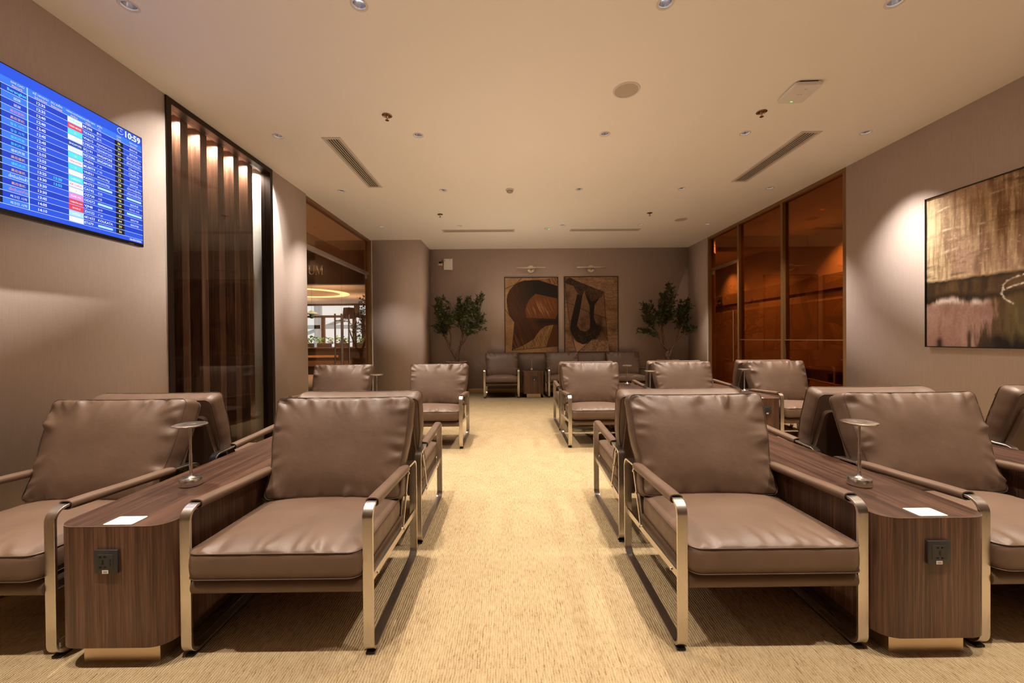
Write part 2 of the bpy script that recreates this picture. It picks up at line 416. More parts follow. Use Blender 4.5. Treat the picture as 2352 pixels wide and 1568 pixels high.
# ------------------------------------------------------------------ cushions
def rrect(w, h, r, n):
    """n points round a rounded rectangle, even arc length, counter-clockwise from the bottom centre"""
    a, b = w / 2, h / 2
    seg = [('l', (0, -b), (a - r, -b)), ('a', (a - r, -b + r), -PI / 2), ('l', (a, -b + r), (a, b - r)), ('a', (a - r, b - r), 0),
           ('l', (a - r, b), (-a + r, b)), ('a', (-a + r, b - r), PI / 2), ('l', (-a, b - r), (-a, -b + r)), ('a', (-a + r, -b + r), PI), ('l', (-a + r, -b), (0, -b))]
    ln = [math.dist(s[1], s[2]) if s[0] == 'l' else r * PI / 2 for s in seg]
    tot = sum(ln); out = []
    for i in range(n):
        d = tot * i / n; k = 0
        while d > ln[k] and k < len(seg) - 1: d -= ln[k]; k += 1
        s = seg[k]; q = d / max(ln[k], 1e-9)
        if s[0] == 'l': out.append((s[1][0] + (s[2][0] - s[1][0]) * q, s[1][1] + (s[2][1] - s[1][1]) * q))
        else: out.append((s[1][0] + r * math.cos(s[2] + q * PI / 2), s[1][1] + r * math.sin(s[2] + q * PI / 2)))
    return out
def cushion(w, h, t, cf, cb, rad, seed, wr, taper=None, n=200, rings=26, bulge=.011):
    rg = np.random.default_rng(seed)
    B = np.array(rrect(w, h, rad, n))
    rr = np.linspace(0, 1, rings + 1)[1:] ** .85
    P = np.concatenate([np.zeros((1, 2))] + [B * r for r in rr])
    nx, nz = np.abs(P[:, 0]) / (w / 2), np.abs(P[:, 1]) / (h / 2)
    rid = np.concatenate([[0.]] + [np.full(n, r) for r in rr])
    dome = np.clip(1 - nx ** 3.2, 0, 1) ** .75 * np.clip(1 - nz ** 3.2, 0, 1) ** .75
    lowf = sum(np.sin(P[:, 0] * a + P[:, 1] * b + c) for a, b, c in zip(rg.uniform(4, 11, 4), rg.uniform(4, 11, 4), rg.uniform(0, 6, 4))) * .0016
    yf = t / 2 + cf * dome + lowf * dome
    # creases running in from the seams
    for (edge, num, lmin, lmax, amp) in wr:
        for _ in range(num):
            q = rg.uniform(-.93, .93)
            if edge == 'top': p0 = np.array([q * w / 2, h / 2]); d = np.array([rg.normal(0, .22) - q * .35, -1])
            elif edge == 'bottom': p0 = np.array([q * w / 2, -h / 2]); d = np.array([rg.normal(0, .25) - q * .4, 1])
            elif edge == 'left': p0 = np.array([-w / 2, q * h / 2]); d = np.array([1, rg.normal(0, .3) - q * .5])
            elif edge == 'right': p0 = np.array([w / 2, q * h / 2]); d = np.array([-1, rg.normal(0, .3) - q * .5])
            else:
                sx, sz = rg.choice([-1, 1]), rg.choice([-1, 1]); p0 = np.array([sx * w / 2, sz * h / 2]) * .97
                d = np.array([-sx * rg.uniform(.5, 1.2), -sz * rg.uniform(.3, 1.2)])
            d = d / np.linalg.norm(d); ln = rg.uniform(lmin, lmax); wd = rg.uniform(.009, .019)
            rel = P - p0; al = rel @ d; pe = rel @ np.array([-d[1], d[0]]) + .25 * al * al / ln * rg.normal(0, .5)
            a = np.clip(al / ln, 0, 1)
            env = np.where((al > 0) & (al < ln), np.minimum(a / .12, 1) * (1 - a) ** 1.4, 0)
            yf += rg.choice([-1, 1, 1]) * rg.uniform(.5, 1) * amp * env * np.exp(-(pe / (wd * (1 + a))) ** 2)
    yb = t / 2 + cb * dome
    V, F = [], []
    tap = taper or (lambda x, z: (x, z))
    for (x, z), y in zip(P, yf): X, Z = tap(x, z); V.append((X, -y, Z))
    o2 = len(V)
    for (x, z), y in zip(P, yb): X, Z = tap(x, z); V.append((X, y, Z))
    def fan(o, flip):
        for j in range(n):
            a, b_ = o + 1 + j, o + 1 + (j + 1) % n
            F.append((o, b_, a) if flip else (o, a, b_))
        for k in range(rings - 1):
            for j in range(n):
                j2 = (j + 1) % n; a = o + 1 + k * n
                q = (a + j, a + n + j, a + n + j2, a + j2)
                F.append(q[::-1] if flip else q)
    fan(0, False); fan(o2, True)
    e1, e2 = 1 + (rings - 1) * n, o2 + 1 + (rings - 1) * n
    steps = 4; prev = [e1 + j for j in range(n)]
    nrm = []
    for j in range(n):
        tx, tz = B[(j + 1) % n] - B[j - 1]; l = math.hypot(tx, tz); nrm.append((tz / l, -tx / l))
    wob = [.0015 * math.sin(j * .37 + seed) + .001 * math.sin(j * .83 + 2 * seed) for j in range(n)]
    for k in range(1, steps):
        q = k / steps; cur = []
        for j in range(n):
            bl = bulge * math.sin(PI * q) + wob[j] * math.sin(PI * q)
            X, Z = tap(B[j][0] + nrm[j][0] * bl, B[j][1] + nrm[j][1] * bl)
            cur.append(len(V)); V.append((X, -t / 2 + t * q, Z))
        for j in range(n): F.append((prev[j], cur[j], cur[(j + 1) % n], prev[(j + 1) % n]))
        prev = cur
    for j in range(n): F.append((prev[j], e2 + j, e2 + (j + 1) % n, prev[(j + 1) % n]))
    mb = MB(); mb.add(V, F)
    seam = MB()
    for y in (-t / 2 - .001, t / 2 + .001):
        seam.tube([(*tap(B[j][0] + nrm[j][0] * .0015, B[j][1] + nrm[j][1] * .0015), y) for j in range(0, n)], .0019, 6, closed=True)
        k0 = len(seam.v) - n * 6
        for i in range(k0, len(seam.v)): x, z, yy = seam.v[i]; seam.v[i] = (x, yy, z)
    return mb, seam

HW = .378; DEP = .74
def back_taper(x, z):
    f = (z + .27) / .54                    # 0 at the bottom, 1 at the top
    k = 1.0 + .055 * max(0, f) - .045 * math.exp(-((f - .30) / .16) ** 2)
    return x * k, z - .010 * (1 - (x / .34) ** 2) * max(0, (f - .6)) + .0
def place(mb, M):
    mb.v = [tuple(M @ Vector(p)) for p in mb.v]; return mb
TH = math.radians(19.5)
BT, BH = .105, .528
d_, n_ = Vector((0, math.sin(TH), math.cos(TH))), Vector((0, math.cos(TH), -math.sin(TH)))
BC = Vector((0, .487, .432)) + d_ * BH / 2 + n_ * BT / 2
BM = Matrix.Translation(BC) @ Matrix.Rotation(-TH, 4, 'X')
def back_mesh(seed):
    mb, pp = cushion(.698, BH, BT, .048, .022, .03, seed,
                     [('top', 20, .05, .16, .015), ('bottom', 12, .04, .10, .012), ('left', 9, .05, .14, .013), ('right', 10, .05, .15, .014), ('corner', 9, .08, .22, .013)], back_taper)
    return place(mb, BM).mesh('back_cushion', M_LEATHER, None), place(pp, BM).mesh('piping', M_PIPING, None)
SM = Matrix.Translation((0, .262, .374)) @ Matrix.Rotation(math.radians(-1.5), 4, 'X') @ Matrix.Rotation(-PI / 2, 4, 'X')
def seat_mesh(seed):
    # cushion front face (-Y) is turned up; its bottom edge (-Z) becomes the front edge
    mb, pp = cushion(.672, .585, .096, .042, .006, .045, seed,
                     [('bottom', 24, .07, .20, .0085), ('left', 5, .04, .10, .005), ('right', 5, .04, .10, .005), ('corner', 3, .08, .2, .005)], bulge=.005)
    return place(mb, SM).mesh('seat_cushion', M_LEATHER, None), place(pp, SM).mesh('piping', M_PIPING, None)

def side_frame(s):
    xo = s * (HW - .0205)
    pts = [(0, .008), (DEP, .008), (DEP, .562), (0, .600)]
    out = []
    R = .052
    for i, p in enumerate(pts):
        p = Vector(p); a = Vector(pts[i - 1]); b = Vector(pts[(i + 1) % 4])
        u, v = (a - p).normalized(), (b - p).normalized()
        ang = math.acos(max(-1, min(1, u.dot(v)))); tl = R / math.tan(ang / 2)
        c = p + (u + v).normalized() * (R / math.sin(ang / 2))
        p0, p1 = p + u * tl, p + v * tl
        a0, a1 = math.atan2(p0.y - c.y, p0.x - c.x), math.atan2(p1.y - c.y, p1.x - c.x)
        while a1 < a0: a1 += 2 * PI
        for k in range(9): q = a0 + (a1 - a0) * k / 8; out.append((c, q))
    th, w = .011, .041
    vs, fs = [], []
    for c, q in out:
        dx, dy = math.cos(q), math.sin(q)
        e = .0012
        for (r, x) in ((R, -w / 2 + e), (R, w / 2 - e), (R - e, w / 2), (R - th + e, w / 2), (R - th, w / 2 - e), (R - th, -w / 2 + e), (R - th + e, -w / 2), (R - e, -w / 2)):
            vs.append((xo + x, c.x + dx * r, c.y + dy * r))
    n = len(out)
    for i in range(n):
        for j in range(8): fs.append((i * 8 + j, i * 8 + (j + 1) % 8, ((i + 1) % n) * 8 + (j + 1) % 8, ((i + 1) % n) * 8 + j))
    return MB().add(vs, fs)
def bar_yz(x, w, p, q, h):
    p, q = Vector(p), Vector(q); t = (q - p).normalized(); n = Vector((-t.y, t.x)) * h / 2
    return MB().prism([tuple(p - n), tuple(q - n), tuple(q + n), tuple(p + n)], x - w / 2, x + w / 2, lambda a, b, c: (c, a, b))
def slab_yz(outline, hw): return MB().prism(outline, -hw, hw, lambda a, b, c: (c, a, b))
def round_poly(pts, r, k=6):
    out = []
    n = len(pts)
    for i in range(n):
        p = Vector(pts[i]); a = Vector(pts[i - 1]); b = Vector(pts[(i + 1) % n])
        u, v = (a - p), (b - p); rr = min(r, u.length * .49, v.length * .49); u.normalize(); v.normalize()
        p0, p1 = p + u * rr, p + v * rr
        for j in range(k + 1):
            q = j / k; out.append(tuple((1 - q) ** 2 * p0 + 2 * q * (1 - q) * p + q * q * p1))
    return out
def armrest(s):
    xo = s * (HW - .0205)
    k = 26; n = 18; vs, fs = [], []
    for i in range(k):
        q = i / (k - 1); y = .060 + .50 * q; z = .600 - .0385 * (y / DEP) - .0055
        lump = 1 + .05 * math.sin(q * 9) * (0 < i < k - 1)
        w, h = .0275, .0185 * lump
        for j in range(n):
            a = 2 * PI * j / n; ca, sa = math.cos(a), math.sin(a)
            e = .72
            vs.append((xo + w * math.copysign(abs(ca) ** e, ca), y, z - .002 + h * math.copysign(abs(sa) ** e, sa)))
    for i in range(k - 1):
        for j in range(n): fs.append((i * n + j, i * n + (j + 1) % n, (i + 1) * n + (j + 1) % n, (i + 1) * n + j))
    # thickness at the open ends
    for i in (0, k - 1):
        o = len(vs); y = .060 + .50 * i / (k - 1); z = .600 - .0385 * (y / DEP) - .0055
        for j in range(n):
            x, yy, zz = vs[i * n + j]; vs.append((xo + (x - xo) * .86, yy, z - .002 + (zz - z + .002) * .72))
        for j in range(n): fs.append((i * n + j, i * n + (j + 1) % n, o + (j + 1) % n, o + j))
        o3 = len(vs); dy = .03 if i == 0 else -.03
        for j in range(n): x, yy, zz = vs[o + j]; vs.append((x, yy + dy, zz))
        for j in range(n): fs.append((o + j, o + (j + 1) % n, o3 + (j + 1) % n, o3 + j))
    return MB().add(vs, fs)
BACKS = [back_mesh(s) for s in (11, 12, 23, 37)]
SEATS = [seat_mesh(s) for s in (5, 8, 19)]
def make_chair():
    t = thing('lounge_chair', 'x', 'chair')
    o = link('seat_cushion', SEATS[0][0], t); link('piping', SEATS[0][1], o)
    o = link('back_cushion', BACKS[0][0], t); link('piping', BACKS[0][1], o)
    sl = round_poly([(.0, .255), (.55, .232), (.62, .255), (.60, .300), (.50, .318), (.02, .325), (-.012, .29)], .03)
    obj('seat_sling', slab_yz(sl, .334), M_LEATHER, t, 40)
    f = Vector((.487, .432)) + Vector((n_.y, n_.z)) * (BT + .010)
    dd, nn = Vector((d_.y, d_.z)), Vector((n_.y, n_.z))
    p = f - dd * .15; q = f + dd * .430
    w = .332
    bs = MB()
    pl = round_poly([(-w, 0), (w, 0), (w, (q - p).length), (-w, (q - p).length)], .04)
    bs.prism(pl, 0, .026, lambda a, b, c: (a, *(p + dd * b + nn * c)))
    obj('back_sling', bs, M_LEATHER, t)
    for s in (-1, 1):
        fr = obj('side_frame', side_frame(s), M_STEEL, t, 30)
        x = s * (HW - .0205)
        obj('seat_rail', bar_yz(x, .010, (.006, .292), (DEP - .006, .250), .030), M_STEEL, fr)
        obj('strut', bar_yz(x + s * .002, .008, (.50, .275), (.625, .556), .013), M_STEEL, fr)
        for (y, z) in ((.513, .262), (.563, .418), (.612, .520), (.10, .280)):
            obj('bolt', MB().tube([(x - s * .004, y, z), (x + s * .010, y, z)], .0065, 8), M_CHROME, fr)
        for y in (.045, DEP - .045): obj('foot', MB().box((x - .018, y - .03, 0), (x + .018, y + .03, .0085), .002, 1), M_DARK, fr)
        obj('armrest', armrest(s), M_LEATHER, t, 50)
    return t
CX = [-2.168, -.925, 1.030, 2.229, 3.445]
GRP = 'brown leather lounge chairs'
# rows: A faces the camera, B backs onto A, C the next row facing the camera, D backs onto C, E along the back wall
YA, YBk, YC, YD, YE = 1.56, 3.15, 4.51, 6.10, 8.34
chairs = [
    (CX[1], YA, 0, 'brown leather armchair facing the viewer, directly left of the carpet aisle, nearest row'),
    (CX[0], YA, 0, 'brown leather armchair facing the viewer, cut by the left edge, under the flight screen'),
    (CX[2], YA, 0, 'brown leather armchair facing the viewer, directly right of the carpet aisle, nearest row'),
    (CX[3], YA, 0, 'brown leather armchair facing the viewer, cut by the right edge of the photo, nearest row'),
    (CX[0], YBk, PI, 'brown armchair turned away beside the fin showcase at the left'),
    (CX[1], YBk, PI, 'brown armchair turned away, left of the aisle, behind the nearest aisle chair'),
    (CX[2], YBk, PI, 'brown armchair turned away, right of the aisle, behind the nearest aisle chair'),
    (CX[3], YBk, PI, 'brown armchair turned away, back to back with the nearest chair at the right edge'),
    (CX[4], YBk, PI, 'dark-looking armchair turned away at the far right edge under the large painting'),
    (CX[0], YC, 0, 'brown armchair facing the viewer in front of the glass entrance doors'),
    (CX[1], YC, 0, 'brown armchair left of the aisle, facing the viewer, before the left olive tree'),
    (CX[2], YC, 0, 'brown armchair facing the viewer right of the aisle, in front of the right abstract picture'),
    (CX[3], YC, 0, 'brown armchair facing the viewer in the second row, before the right olive tree'),
    (CX[4], YC, 0, 'brown armchair facing the viewer in the second row, against the amber glass partition'),
    (CX[2], YD, PI, 'armchair turned away, mostly hidden behind the second row aisle chair right of the aisle'),
    (CX[3], YD, PI, 'armchair turned away behind the second-row chair that stands before the right olive tree'),
    (CX[4], YD, PI, 'armchair turned away behind the second-row chair by the amber glass'),
    (-.19, YE, 0, 'shaded dark brown armchair against the back wall, left of the small walnut table'),
    (1.165, YE, 0, 'shaded dark brown armchair against the back wall, between the two abstract pictures'),
    (2.535, YE, 0, 'shaded dark brown armchair against the back wall, rightmost of the three there'),
]
proto = make_chair()
proto['group'] = GRP
for i, (x, y, rz, lab) in enumerate(chairs):
    if i == 0:
        proto.location = (x, y, 0); proto['label'] = lab; continue
    ms = {'back_cushion': BACKS[i % 4][0], 'seat_cushion': SEATS[i % 3][0]}
    c = dup(proto, (x, y, 0), rz, lab, ms)

# ------------------------------------------------------------------ walnut tables with power outlets
TW, TT, TB = .215, .553, .088
def outline(hw, y0, y1, r): return round_poly([(-hw, y0), (hw, y0), (hw, y1), (-hw, y1)], r, 10)
M_OUT = plain('outlet_black', (.028, .027, .026), .45)
M_HOLE = plain('outlet_hole', (.003, .003, .003), .6)
M_STICK = plain('sticker_white', (.78, .72, .64), .6)
M_EDGE = plain('laminate_edge', (.30, .21, .16), .5)
def make_table(name, label, x, y0, length, usb=True, outlet=True, ox=0.0, group='walnut tables between the chairs'):
    t = thing(name, label, 'table', (x, y0, 0), 0, group)
    obj('body', MB().prism(outline(TW, 0, length, .085), TB, TT - .002), M_WAL_Z, t, 30)
    tp = MB().prism(outline(TW, 0, length, .085), TT - .0019, TT)
    tp.prism(outline(TW + .0006, -.0006, length + .0006, .0855), TT - .0026, TT - .0003, mi=1)
    obj('table_top', tp, [M_WAL_Y, M_EDGE], t, 30)
    obj('plinth', MB().box((-.148, .045, 0), (.148, length - .045, TB)), M_BRASS, t)
    if outlet:
        o = obj('power_outlet', MB().box((ox - .044, -.0095, .422 - .044), (ox + .044, 0, .422 + .044), .002, 2), M_OUT, t)
        f = MB().box((ox - .029, -.0108, .422 - .028), (ox + .029, -.0090, .422 + .028), .0008, 1)
        def hole(px, pz, w, h): f.box((ox + px - w / 2, -.0115, .422 + pz - h / 2), (ox + px + w / 2, -.0104, .422 + pz + h / 2), mi=1)
        hx = -.010 if usb else 0
        for sx in (-1, 1):
            for sz in (-1, 1): hole(hx + sx * .0095, sz * .0195, .009, .0035); hole(hx + sx * .0075, sz * .0195, .003, .0065)
        hole(hx, .003, .0055, .009); hole(hx, -.006, .006, .006)
        if usb: hole(.019, .006, .003, .010); hole(.019, -.010, .004, .011)
        obj('socket_face', f, [M_OUT, M_HOLE], o)
        st = MB().box((ox - .013, -.0103, .422 - .044), (ox + .010, -.0093, .422 - .031))
        for k, z in enumerate((.422 - .0353, .422 - .0396)): st.box((ox - .0095, -.0107, z - .0007), (ox + .0065, -.0102, z + .0007), mi=1)
        obj('sticker', st, [M_STICK, plain('sticker_print', (.15, .12, .10), .6)], o)
    return t
make_table('walnut_side_table', 'long walnut table left of the aisle in the nearest row, with black outlet', -1.5275, YA - .05, 1.70, True, True, -.004)
make_table('walnut_side_table', 'long walnut table right of the aisle in the nearest row, with black outlet', 1.629, YA - .05, 1.70, False, True, -.004)
make_table('walnut_side_table', 'walnut table at the right edge of the photo beside the turned-away chair', 2.838, YA - .05, 1.70, False, False)
make_table('walnut_side_table', 'walnut table between the two second-row chairs in front of the entrance', -1.5475, YC - .05, .85, True, False)
make_table('walnut_side_table', 'walnut table in the second row, first one right of the aisle', 1.629, YC - .05, 1.70, True, False)
make_table('walnut_side_table', 'walnut table in the second row near the amber glass, black outlet on its end', 2.838, YC - .05, 1.70, True, True, .043)
make_table('walnut_side_table', 'small walnut table by the back wall under the left abstract picture', .485, YE - .02, .60, True, True, .014)
make_table('walnut_side_table', 'small walnut table by the back wall under the right abstract picture', 1.85, YE - .02, .60, True, False)

def card(label, x, y, rz=0):
    t = thing('table_card', label, 'card', (x, y, TT + .0003), rz, 'white cards on the walnut tables')
    cb = MB(); cb.prism(round_poly([(-.056, -.036), (.056, -.036), (.056, .036), (-.056, .036)], .008), 0, .0012)
    obj('card_sheet', cb, M_CARD, t)
    pr = MB()
    for k in range(5): pr.box((-.012, -.018 + k * .009, .0012), (.012 - .003 * (k % 2), -.016 + k * .009, .0016))
    obj('print', pr, plain('card_print', (.40, .44, .66), .6), t)
M_CARD = plain('card_white', (.60, .57, .52), .5)
card('white rounded card on the front end of the left walnut table', -1.505, YA - .005)
card('white rounded card on the front end of the right walnut table', 1.625, YA - .005)
card('small white card on the second-row walnut table near the amber glass', 2.80, YC - .005)

# ------------------------------------------------------------------ table lamps
def make_lamp(label, x, y):
    t = thing('table_lamp', label, 'lamp', (x, y, TT), 0, 'slim metal table lamps')
    obj('base', MB().lathe([(.034, 0), (.046, .003), (.047, .006), (.047, .033), (.045, .036), (.020, .037), (.013, .042), (.0085, .052), (.007, .065)], 40), M_LAMP, t, 40)
    obj('stem', MB().lathe([(.0068, .055), (.0068, .150), (.0062, .152), (.0055, .154), (.0055, .282), (.010, .286)], 20), M_LAMP, t, 40)
    obj('lamp_head', MB().lathe([(.010, .279), (.055, .284), (.0695, .291), (.0705, .2945), (.066, .2965), (.022, .2950), (.018, .2935), (0, .2935)], 56), M_LAMP, t, 40)
    return t
make_lamp('metal table lamp on the nearest walnut table left of the aisle', -1.555, 1.935)
make_lamp('metal table lamp on the near end of the nearest right walnut table', 1.622, 1.845)
make_lamp('metal table lamp on the far end of the nearest right walnut table', 1.618, 2.74)
make_lamp('metal table lamp in front of the pillar, on the table by the entrance', -1.545, 4.60)
make_lamp('metal table lamp on the near end of the second-row walnut table right of the aisle', 1.675, 4.77)
make_lamp('metal table lamp on the far end of the second-row walnut table, before the dark chair', 1.69, 5.76)
make_lamp('metal table lamp on the walnut table by the amber glass', 2.885, 4.90)
make_lamp('metal table lamp against the back wall under the left abstract picture', .46, 8.62)
make_lamp('metal table lamp against the back wall under the right abstract picture', 1.83, 8.62)

# ------------------------------------------------------------------ ceiling fixtures
M_TRIM = plain('downlight_trim', (.70, .66, .60), .4)
M_REFL = plain('downlight_reflector', (.72, .72, .76), .16, 1)
M_LENS = emit('downlight_lens', (.92, .95, 1.0), 7.0)
LIGHTC = (1.0, .88, .755)
def spot(name, loc, power, cone, blend, radius, col=LIGHTC, aim=None):
    l = bpy.data.lights.new(name, 'SPOT'); l.energy = power; l.spot_size = math.radians(cone); l.spot_blend = blend
    l.shadow_soft_size = radius; l.color = col
    o = bpy.data.objects.new(name, l); COL.objects.link(o); o.location = loc
    if aim: o.rotation_euler = (Vector(aim) - Vector(loc)).to_track_quat('-Z', 'Y').to_euler()
    return o
trim = MB().lathe([(.0385, .012), (.0385, 0), (.040, -.003), (.052, -.004), (.0545, -.002), (.0545, 0.0005)], 40)
trim.f = [f for f in trim.f if len(f) == 4]; trim.m = trim.m[:len(trim.f)]
trim = trim.mesh('trim_ring', M_TRIM, 40)
refl = MB().lathe([(.026, .058), (.034, .035), (.0385, .008)], 32)
refl.f = [f for f in refl.f if len(f) == 4]; refl.m = refl.m[:len(refl.f)]
refl = refl.mesh('reflector', M_REFL, 60)
lens = MB().lathe([(.026, .054), (.026, .057), (0, .057)], 24).mesh('lamp_lens', M_LENS, 40)
cname = ['left wall column', 'column left of the aisle', 'column just right of the aisle', 'column over the right chairs', 'right wall column']
rname = ['row at the photo top', 'row by the near grilles', 'row before the far sprinklers', 'row by the far grilles']
for j, y in enumerate(LY):
    for i, x in enumerate(LX):
        if j >= 1 and not (j == 1 and i == 4):
            t = thing('downlight', 'round downlight, %s, %s' % (cname[i], rname[j - 1]), 'downlight', (x, y, H), 0, 'recessed ceiling downlights')
            link('trim_ring', trim, t); link('reflector', refl, t); link('lamp_lens', lens, t)
        spot('downlight_beam', (x, y, H - .006), (135 if j == 4 and i in (2, 3) else 250 if j == 4 and i < 2 else (340 if j < 2 else 215) if i == 0 else 370 if i == 4 else 275), 79 if i in (0, 4) else 94, 1.0, .020)

def slot_grille(label, x0, x1, y0, y1, along):
    t = thing('air_grille', label, 'air grille', ((x0 + x1) / 2, (y0 + y1) / 2, H), 0, 'linear ceiling air grilles')
    w, l = (x1 - x0) / 2, (y1 - y0) / 2
    b = .032
    f = MB(); z0, z1 = -.006, 0
    f.box((-w, -l, z0), (w, -l + b, z1), .001, 1); f.box((-w, l - b, z0), (w, l, z1), .001, 1)
    f.box((-w, -l + b, z0), (-w + b, l - b, z1), .001, 1); f.box((w - b, -l + b, z0), (w, l - b, z1), .001, 1)
    obj('grille_frame', f, M_GR, t)
    obj('backing', MB().box((-w + b, -l + b, -.0015), (w - b, l - b, -.0005)), plain('slot_shade', (.03, .022, .015), .8), t)  # near-black sheet imitates the shade inside the slots
    bl = MB()
    n = 5
    for k in range(n):
        q = (k + .5) / n
        if along == 'y': c = -w + b + (2 * w - 2 * b) * q; bl.box((c - .0045, -l + b, -.0055), (c + .0045, l - b, -.0012))
        else: c = -l + b + (2 * l - 2 * b) * q; bl.box((-w + b, c - .0045, -.0055), (w - b, c + .0045, -.0012))
    obj('blades', bl, M_GR, t)
M_GR = plain('grille_paint', (.60, .54, .46), .5)
slot_grille('long air grille in the ceiling on the left, running away from the viewer', -1.905, -1.71, 4.075, 5.415, 'y')
slot_grille('long air grille in the ceiling on the right, running away from the viewer', 2.955, 3.165, 4.01, 5.305, 'y')
slot_grille('far air grille across the ceiling left of centre, above the left tree', -1.27, .10, 7.53, 7.71, 'x')
slot_grille('far air grille across the ceiling right of centre, above the right picture', 1.16, 2.50, 7.55, 7.70, 'x')
M_SPK = plain('speaker_mesh', (.50, .43, .35), .7)
for x, y, r, lab in ((.986, 3.33, .112, 'round ceiling speaker near the viewer, right of centre'), (3.01, 6.99, .112, 'round ceiling speaker far back near the amber glass')):
    t = thing('ceiling_speaker', lab, 'speaker', (x, y, H), 0, 'round ceiling speakers')
    obj('rim', MB().lathe([(r - .018, -.001), (r - .016, -.006), (r - .004, -.006), (r, 0)], 48), M_TRIM, t)
    obj('speaker_grille', MB().lathe([(r - .017, -.001), (r - .018, -.003), (.02, -.005), (0, -.005)], 48), M_SPK, t)
M_SPR = plain('sprinkler_metal', (.42, .30, .22), .25, 1)
for x, y, lab in ((-1.115, 3.685, 'sprinkler head in the ceiling left of centre, nearest'), (2.327, 3.665, 'sprinkler head in the ceiling right of centre, nearest, by the access point'),
                  (-1.14, 6.60, 'sprinkler head in the ceiling left of centre, far one'), (2.33, 6.61, 'sprinkler head in the ceiling right of centre, far one')):
    t = thing('ceiling_sprinkler', lab, 'sprinkler', (x, y, H), 0, 'ceiling sprinkler heads')
    obj('escutcheon', MB().lathe([(.010, .006), (.044, .001), (.046, -.003), (.036, -.006), (.030, -.003), (.018, -.002)], 32), M_SPR, t)
    obj('sprinkler_head', MB().lathe([(.012, -.001), (.012, -.018), (.007, -.022), (.006, -.040), (.017, -.043), (.017, -.046), (0, -.046)], 20), M_SPR, t)
t = thing('smoke_detector', 'round smoke detector in the middle of the ceiling', 'smoke detector', (.012, 5.53, H))
obj('detector_base', MB().lathe([(.058, 0), (.058, -.014), (.052, -.018)], 32), M_TRIM, t)
obj('sensor_head', MB().lathe([(.044, -.017), (.042, -.036), (.030, -.044), (0, -.046)], 32), plain('detector_grey', (.36, .30, .25), .5), t)
t = thing('ceiling_sensor', 'small ceiling sensor with a green light near the far grilles', 'sensor', (.705, 7.485, H))
obj('sensor_body', MB().lathe([(.05, 0), (.048, -.012), (.03, -.02), (0, -.022)], 28), M_TRIM, t)
obj('indicator', MB().lathe([(.010, -.016), (.008, -.023), (0, -.024)], 12, (.035, -.01, 0)), emit('green_led', (.1, 1, .2), 2), t)
# wireless access point
t = thing('wireless_access_point', 'white square wireless access point on the ceiling at the right, green light', 'access point', (2.44, 3.345, H), math.radians(-3))
ap = MB(); q = round_poly([(-.108, -.13), (.108, -.13), (.108, .13), (-.108, .13)], .03, 8)
n = len(q)
sc = [(1, -.012), (1, -.030), (.97, -.038), (.80, -.041)]
vs = [(a * k, b * k, z) for k, z in sc for a, b in q]
fs = [(r * n + i, r * n + (i + 1) % n, (r + 1) * n + (i + 1) % n, (r + 1) * n + i) for r in range(3) for i in range(n)] + [tuple(range(n)), tuple(range(3 * n, 4 * n))]
ap.add(vs, fs)
obj('shell', ap, M_WHITE, t, 30)
obj('mounting_bracket', MB().box((-.07, -.125, -.013), (.07, .11, 0)), M_DARK, t)
obj('indicator', MB().box((-.012, .092, -.0425), (.006, .099, -.0395), mi=0), bpy.data.materials['green_led'], t)
obj('emblem', MB().box((-.02, -.01, -.0418), (-.003, -.004, -.0405)).box((.003, -.01, -.0418), (.02, -.004, -.0405)).box((-.008, -.083, -.0418), (.012, -.075, -.0405)), plain('emblem_grey', (.5, .46, .42), .4), t)

# ------------------------------------------------------------------ text
TXT = {}
def text_mesh(s, size, bold=.0):
    key = (s, bold)
    if key not in TXT:
        cu = bpy.data.curves.new('txt', 'FONT'); cu.body = s; cu.size = 1; cu.resolution_u = 2; cu.offset = bold; cu.align_x = 'LEFT'
        o = bpy.data.objects.new('txt', cu); COL.objects.link(o)
        dg = bpy.context.evaluated_depsgraph_get()
        me = o.evaluated_get(dg).to_mesh()
        V = [(v.co.x, v.co.y) for v in me.vertices]; F = [tuple(p.vertices) for p in me.polygons]
        o.evaluated_get(dg).to_mesh_clear()
        bpy.data.objects.remove(o); bpy.data.curves.remove(cu)
        TXT[key] = (V, F)
    V, F = TXT[key]
    return [(x * size, y * size) for x, y in V], F
def put_text(mb, s, cx, cy, size, mi, fn, align='c', maxw=None, bold=.012, sx=1.0):
    if any(ord(ch_) > 0x2e7f for ch_ in s): size *= .74
    V, F = text_mesh(s, size, bold if s.isascii() else 0.0)
    if not V: return
    x0, x1 = min(v[0] for v in V), max(v[0] for v in V)
    k = sx
    if maxw and (x1 - x0) * k > maxw: k = maxw / (x1 - x0)
    off = {'c': cx - (x0 + x1) / 2 * k, 'l': cx - x0 * k}[align]
    mb.add([fn(off + x * k, cy + y) for x, y in V], F, mi)

